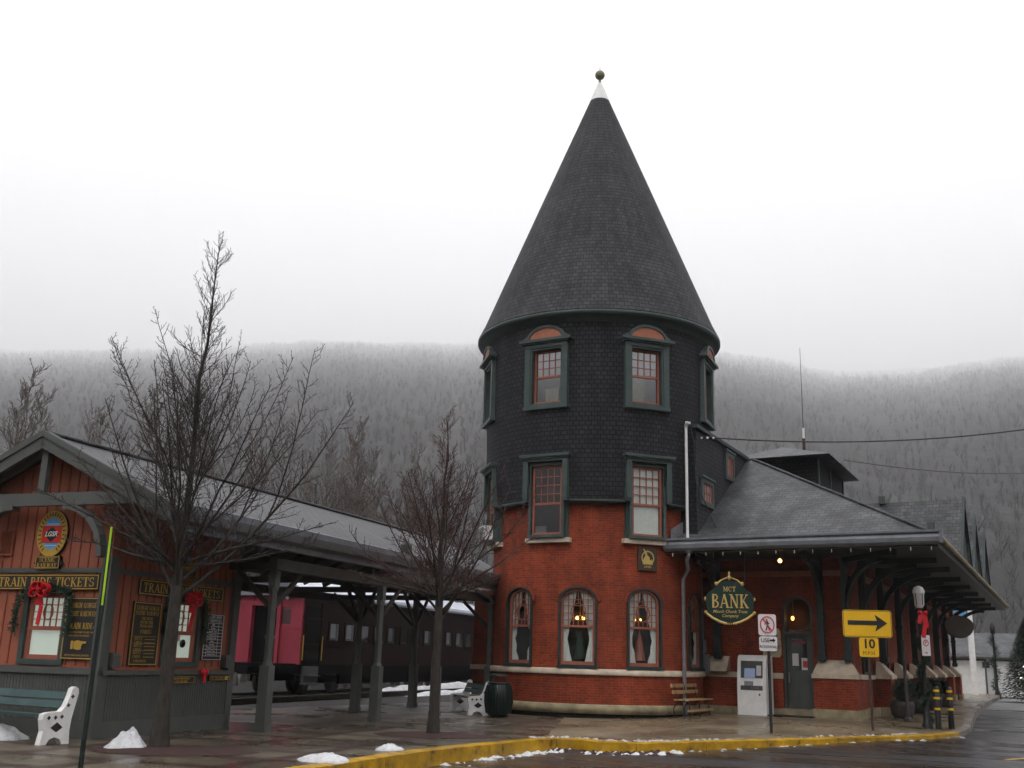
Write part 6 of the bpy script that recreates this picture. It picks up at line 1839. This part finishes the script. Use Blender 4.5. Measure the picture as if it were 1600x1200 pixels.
# ---- snow heaps, dirty slush along the kerb
def heap(name, x, y, rx, ry, h, seed, label, mat=M_snow, peak=1.0, z0=None):
    n, k_ = 40, 18; vs = [(0,0,h)]; fs = []
    for j in range(1,k_+1):
        u = j/k_
        for i in range(n):
            a = 2*pi*i/n; q = mnoise.noise((cos(a)*1.4+seed, sin(a)*1.4, seed)); q2 = mnoise.noise((cos(a)*4*u+seed, sin(a)*4*u, 2.0))
            rr2 = u*(1+0.3*q)
            vs.append((rx*rr2*cos(a)+0.1*rx*(1-u), ry*rr2*sin(a), max(-0.02,h*((1-u**1.4)**(1.25*peak))*(1+0.25*q2)+0.10*h*q2*(1-u)+0.06*h*mnoise.noise((cos(a)*9*u+seed,sin(a)*9*u,9.0))) - (0.02 if j == k_ else 0)))
    for i in range(n): fs.append((0,1+i,1+(i+1)%n))
    for j in range(k_-1):
        for i in range(n):
            a = 1+j*n+i; b = 1+j*n+(i+1)%n; fs.append((a,a+n,b+n,b))
    m = MB(); m.add(vs, fs, True); o = m.build(name, mat); o.location = (x,y,(G(x,y) if z0 is None else z0)+0.005)
    return tag(o, label, 'snow', 'snow heaps on the plaza')
heap('snow_heap',-5.62,16.75,0.34,0.3,0.29,1.1,'pointed white snow heap beside the foot of the tall bare tree',peak=0.85)
heap('snow_heap',-8.25,18.0,0.65,0.3,0.22,2.7,'white snow heap under the teal bench at the left edge',peak=0.6)
heap('snow_heap',-2.52,15.9,0.42,0.28,0.10,3.9,'flat snow patch near the kerb, the nearer and wider one',peak=0.6)
heap('snow_heap',-1.82,17.95,0.22,0.2,0.09,5.2,'small snow lump near the kerb in front of the smaller tree',peak=0.6)
heap('snow_heap',-1.22,14.75,0.13,0.12,0.26,6.1,'steep little cone of white snow standing in the gutter at the bottom edge',peak=0.8,z0=-0.26)
rr_ = random.Random(31)
def crumbs(name, line, width, count, z, smin, smax, mat, label, side):
    m = MB()
    for i in range(count):
        f = rr_.random()*(len(line)-1); k = int(f); a, b = line[k], line[k+1]
        d = Vector((b[0]-a[0], b[1]-a[1])); 
        if d.length < 1e-6: continue
        d.normalize(); o_ = side*abs(rr_.gauss(0,width))
        x = a[0]+(b[0]-a[0])*(f-k)+d.y*o_; y = a[1]+(b[1]-a[1])*(f-k)-d.x*o_
        s_ = smin+(smax-smin)*rr_.random()**3
        zz = z(x) if z is not None else G(x,y)
        vs = []
        for q_ in range(7):
            a_ = 2*pi*q_/7; vs.append((x+s_*cos(a_)*rr_.uniform(.7,1.3), y+s_*sin(a_)*rr_.uniform(.7,1.3), zz-0.01))
        vs.append((x+rr_.uniform(-.3,.3)*s_, y, zz+s_*rr_.uniform(0.2,0.5)))
        m.add(vs, [(q_,(q_+1)%7,7) for q_ in range(7)], False)
    return setting(m.build(name, mat), 'stuff', label)
ka = [p for p in KS if -1.2 < p[0] < 3.6]; kb = [p for p in KS if 1.6 < p[0] < 11.3]; kc = [p for p in KI if 0.6 < p[0] < 5.2]
crumbs('slush', ka, 0.22, 260, roadz, 0.02, 0.14, M_snow, 'crumbled white slush in the gutter below the yellow kerb', 1)
crumbs('grit', [p for p in KS if 0.8 < p[0] < 3.2], 0.20, 420, roadz, 0.03, 0.15, M_mulch, 'dark heap of wet leaves and grit in the gutter at the kerb corner', 1)
crumbs('slush', kb, 0.12, 90, roadz, 0.015, 0.10, M_snowd, 'scattered dirty ice lumps along the far gutter', 1)
crumbs('dirty_snow', kc, 0.16, 330, None, 0.02, 0.09, M_snowd, 'dirty crusted snow on the pavement edge behind the kerb', -1)
crumbs('dirty_snow', [p for p in KI if 5.2 < p[0] < 10.2], 0.12, 220, None, 0.015, 0.07, M_snowd, 'dirty crusted snow on the pavement edge behind the far kerb', -1)
m = MB(); m.beam((9.3,20.5,roadz(9.3)+0.006),(14.0,24.4,roadz(14)+0.006),0.12,0.004); setting(m.build('road_line', M_kerby))
# door mat
m = MB(SP); m.box(-2.3,-1.0,-0.95,-0.35,G(8,30.5)+0.0,G(8,30.5)+0.03); tag(m.build('door_mat',M_black,None,SP((-1.6,-0.6,0.13))),'black rubber mat on the pavement before the bank door','mat')
# ------------------------------------------------------------------ haze
def haze():
    m = bpy.data.materials.new('pale_mist'); m.use_nodes = True
    t = m.node_tree; t.nodes.remove(t.nodes['Principled BSDF'])
    v = t.nodes.new('ShaderNodeVolumePrincipled')
    v.inputs['Color'].default_value = (0.995,0.995,1.0,1)
    v.inputs['Density'].default_value = 0.0003
    v.inputs['Anisotropy'].default_value = 0.0
    t.links.new(v.outputs[0], t.nodes['Material Output'].inputs['Volume'])
    mb = MB(); mb.box(-13500,13500,-13500,13500,-1.6,3900)
    o = mb.build('haze', m)
    setting(o, 'stuff', 'thin pale mist that thickens up the wooded hillside')
haze()
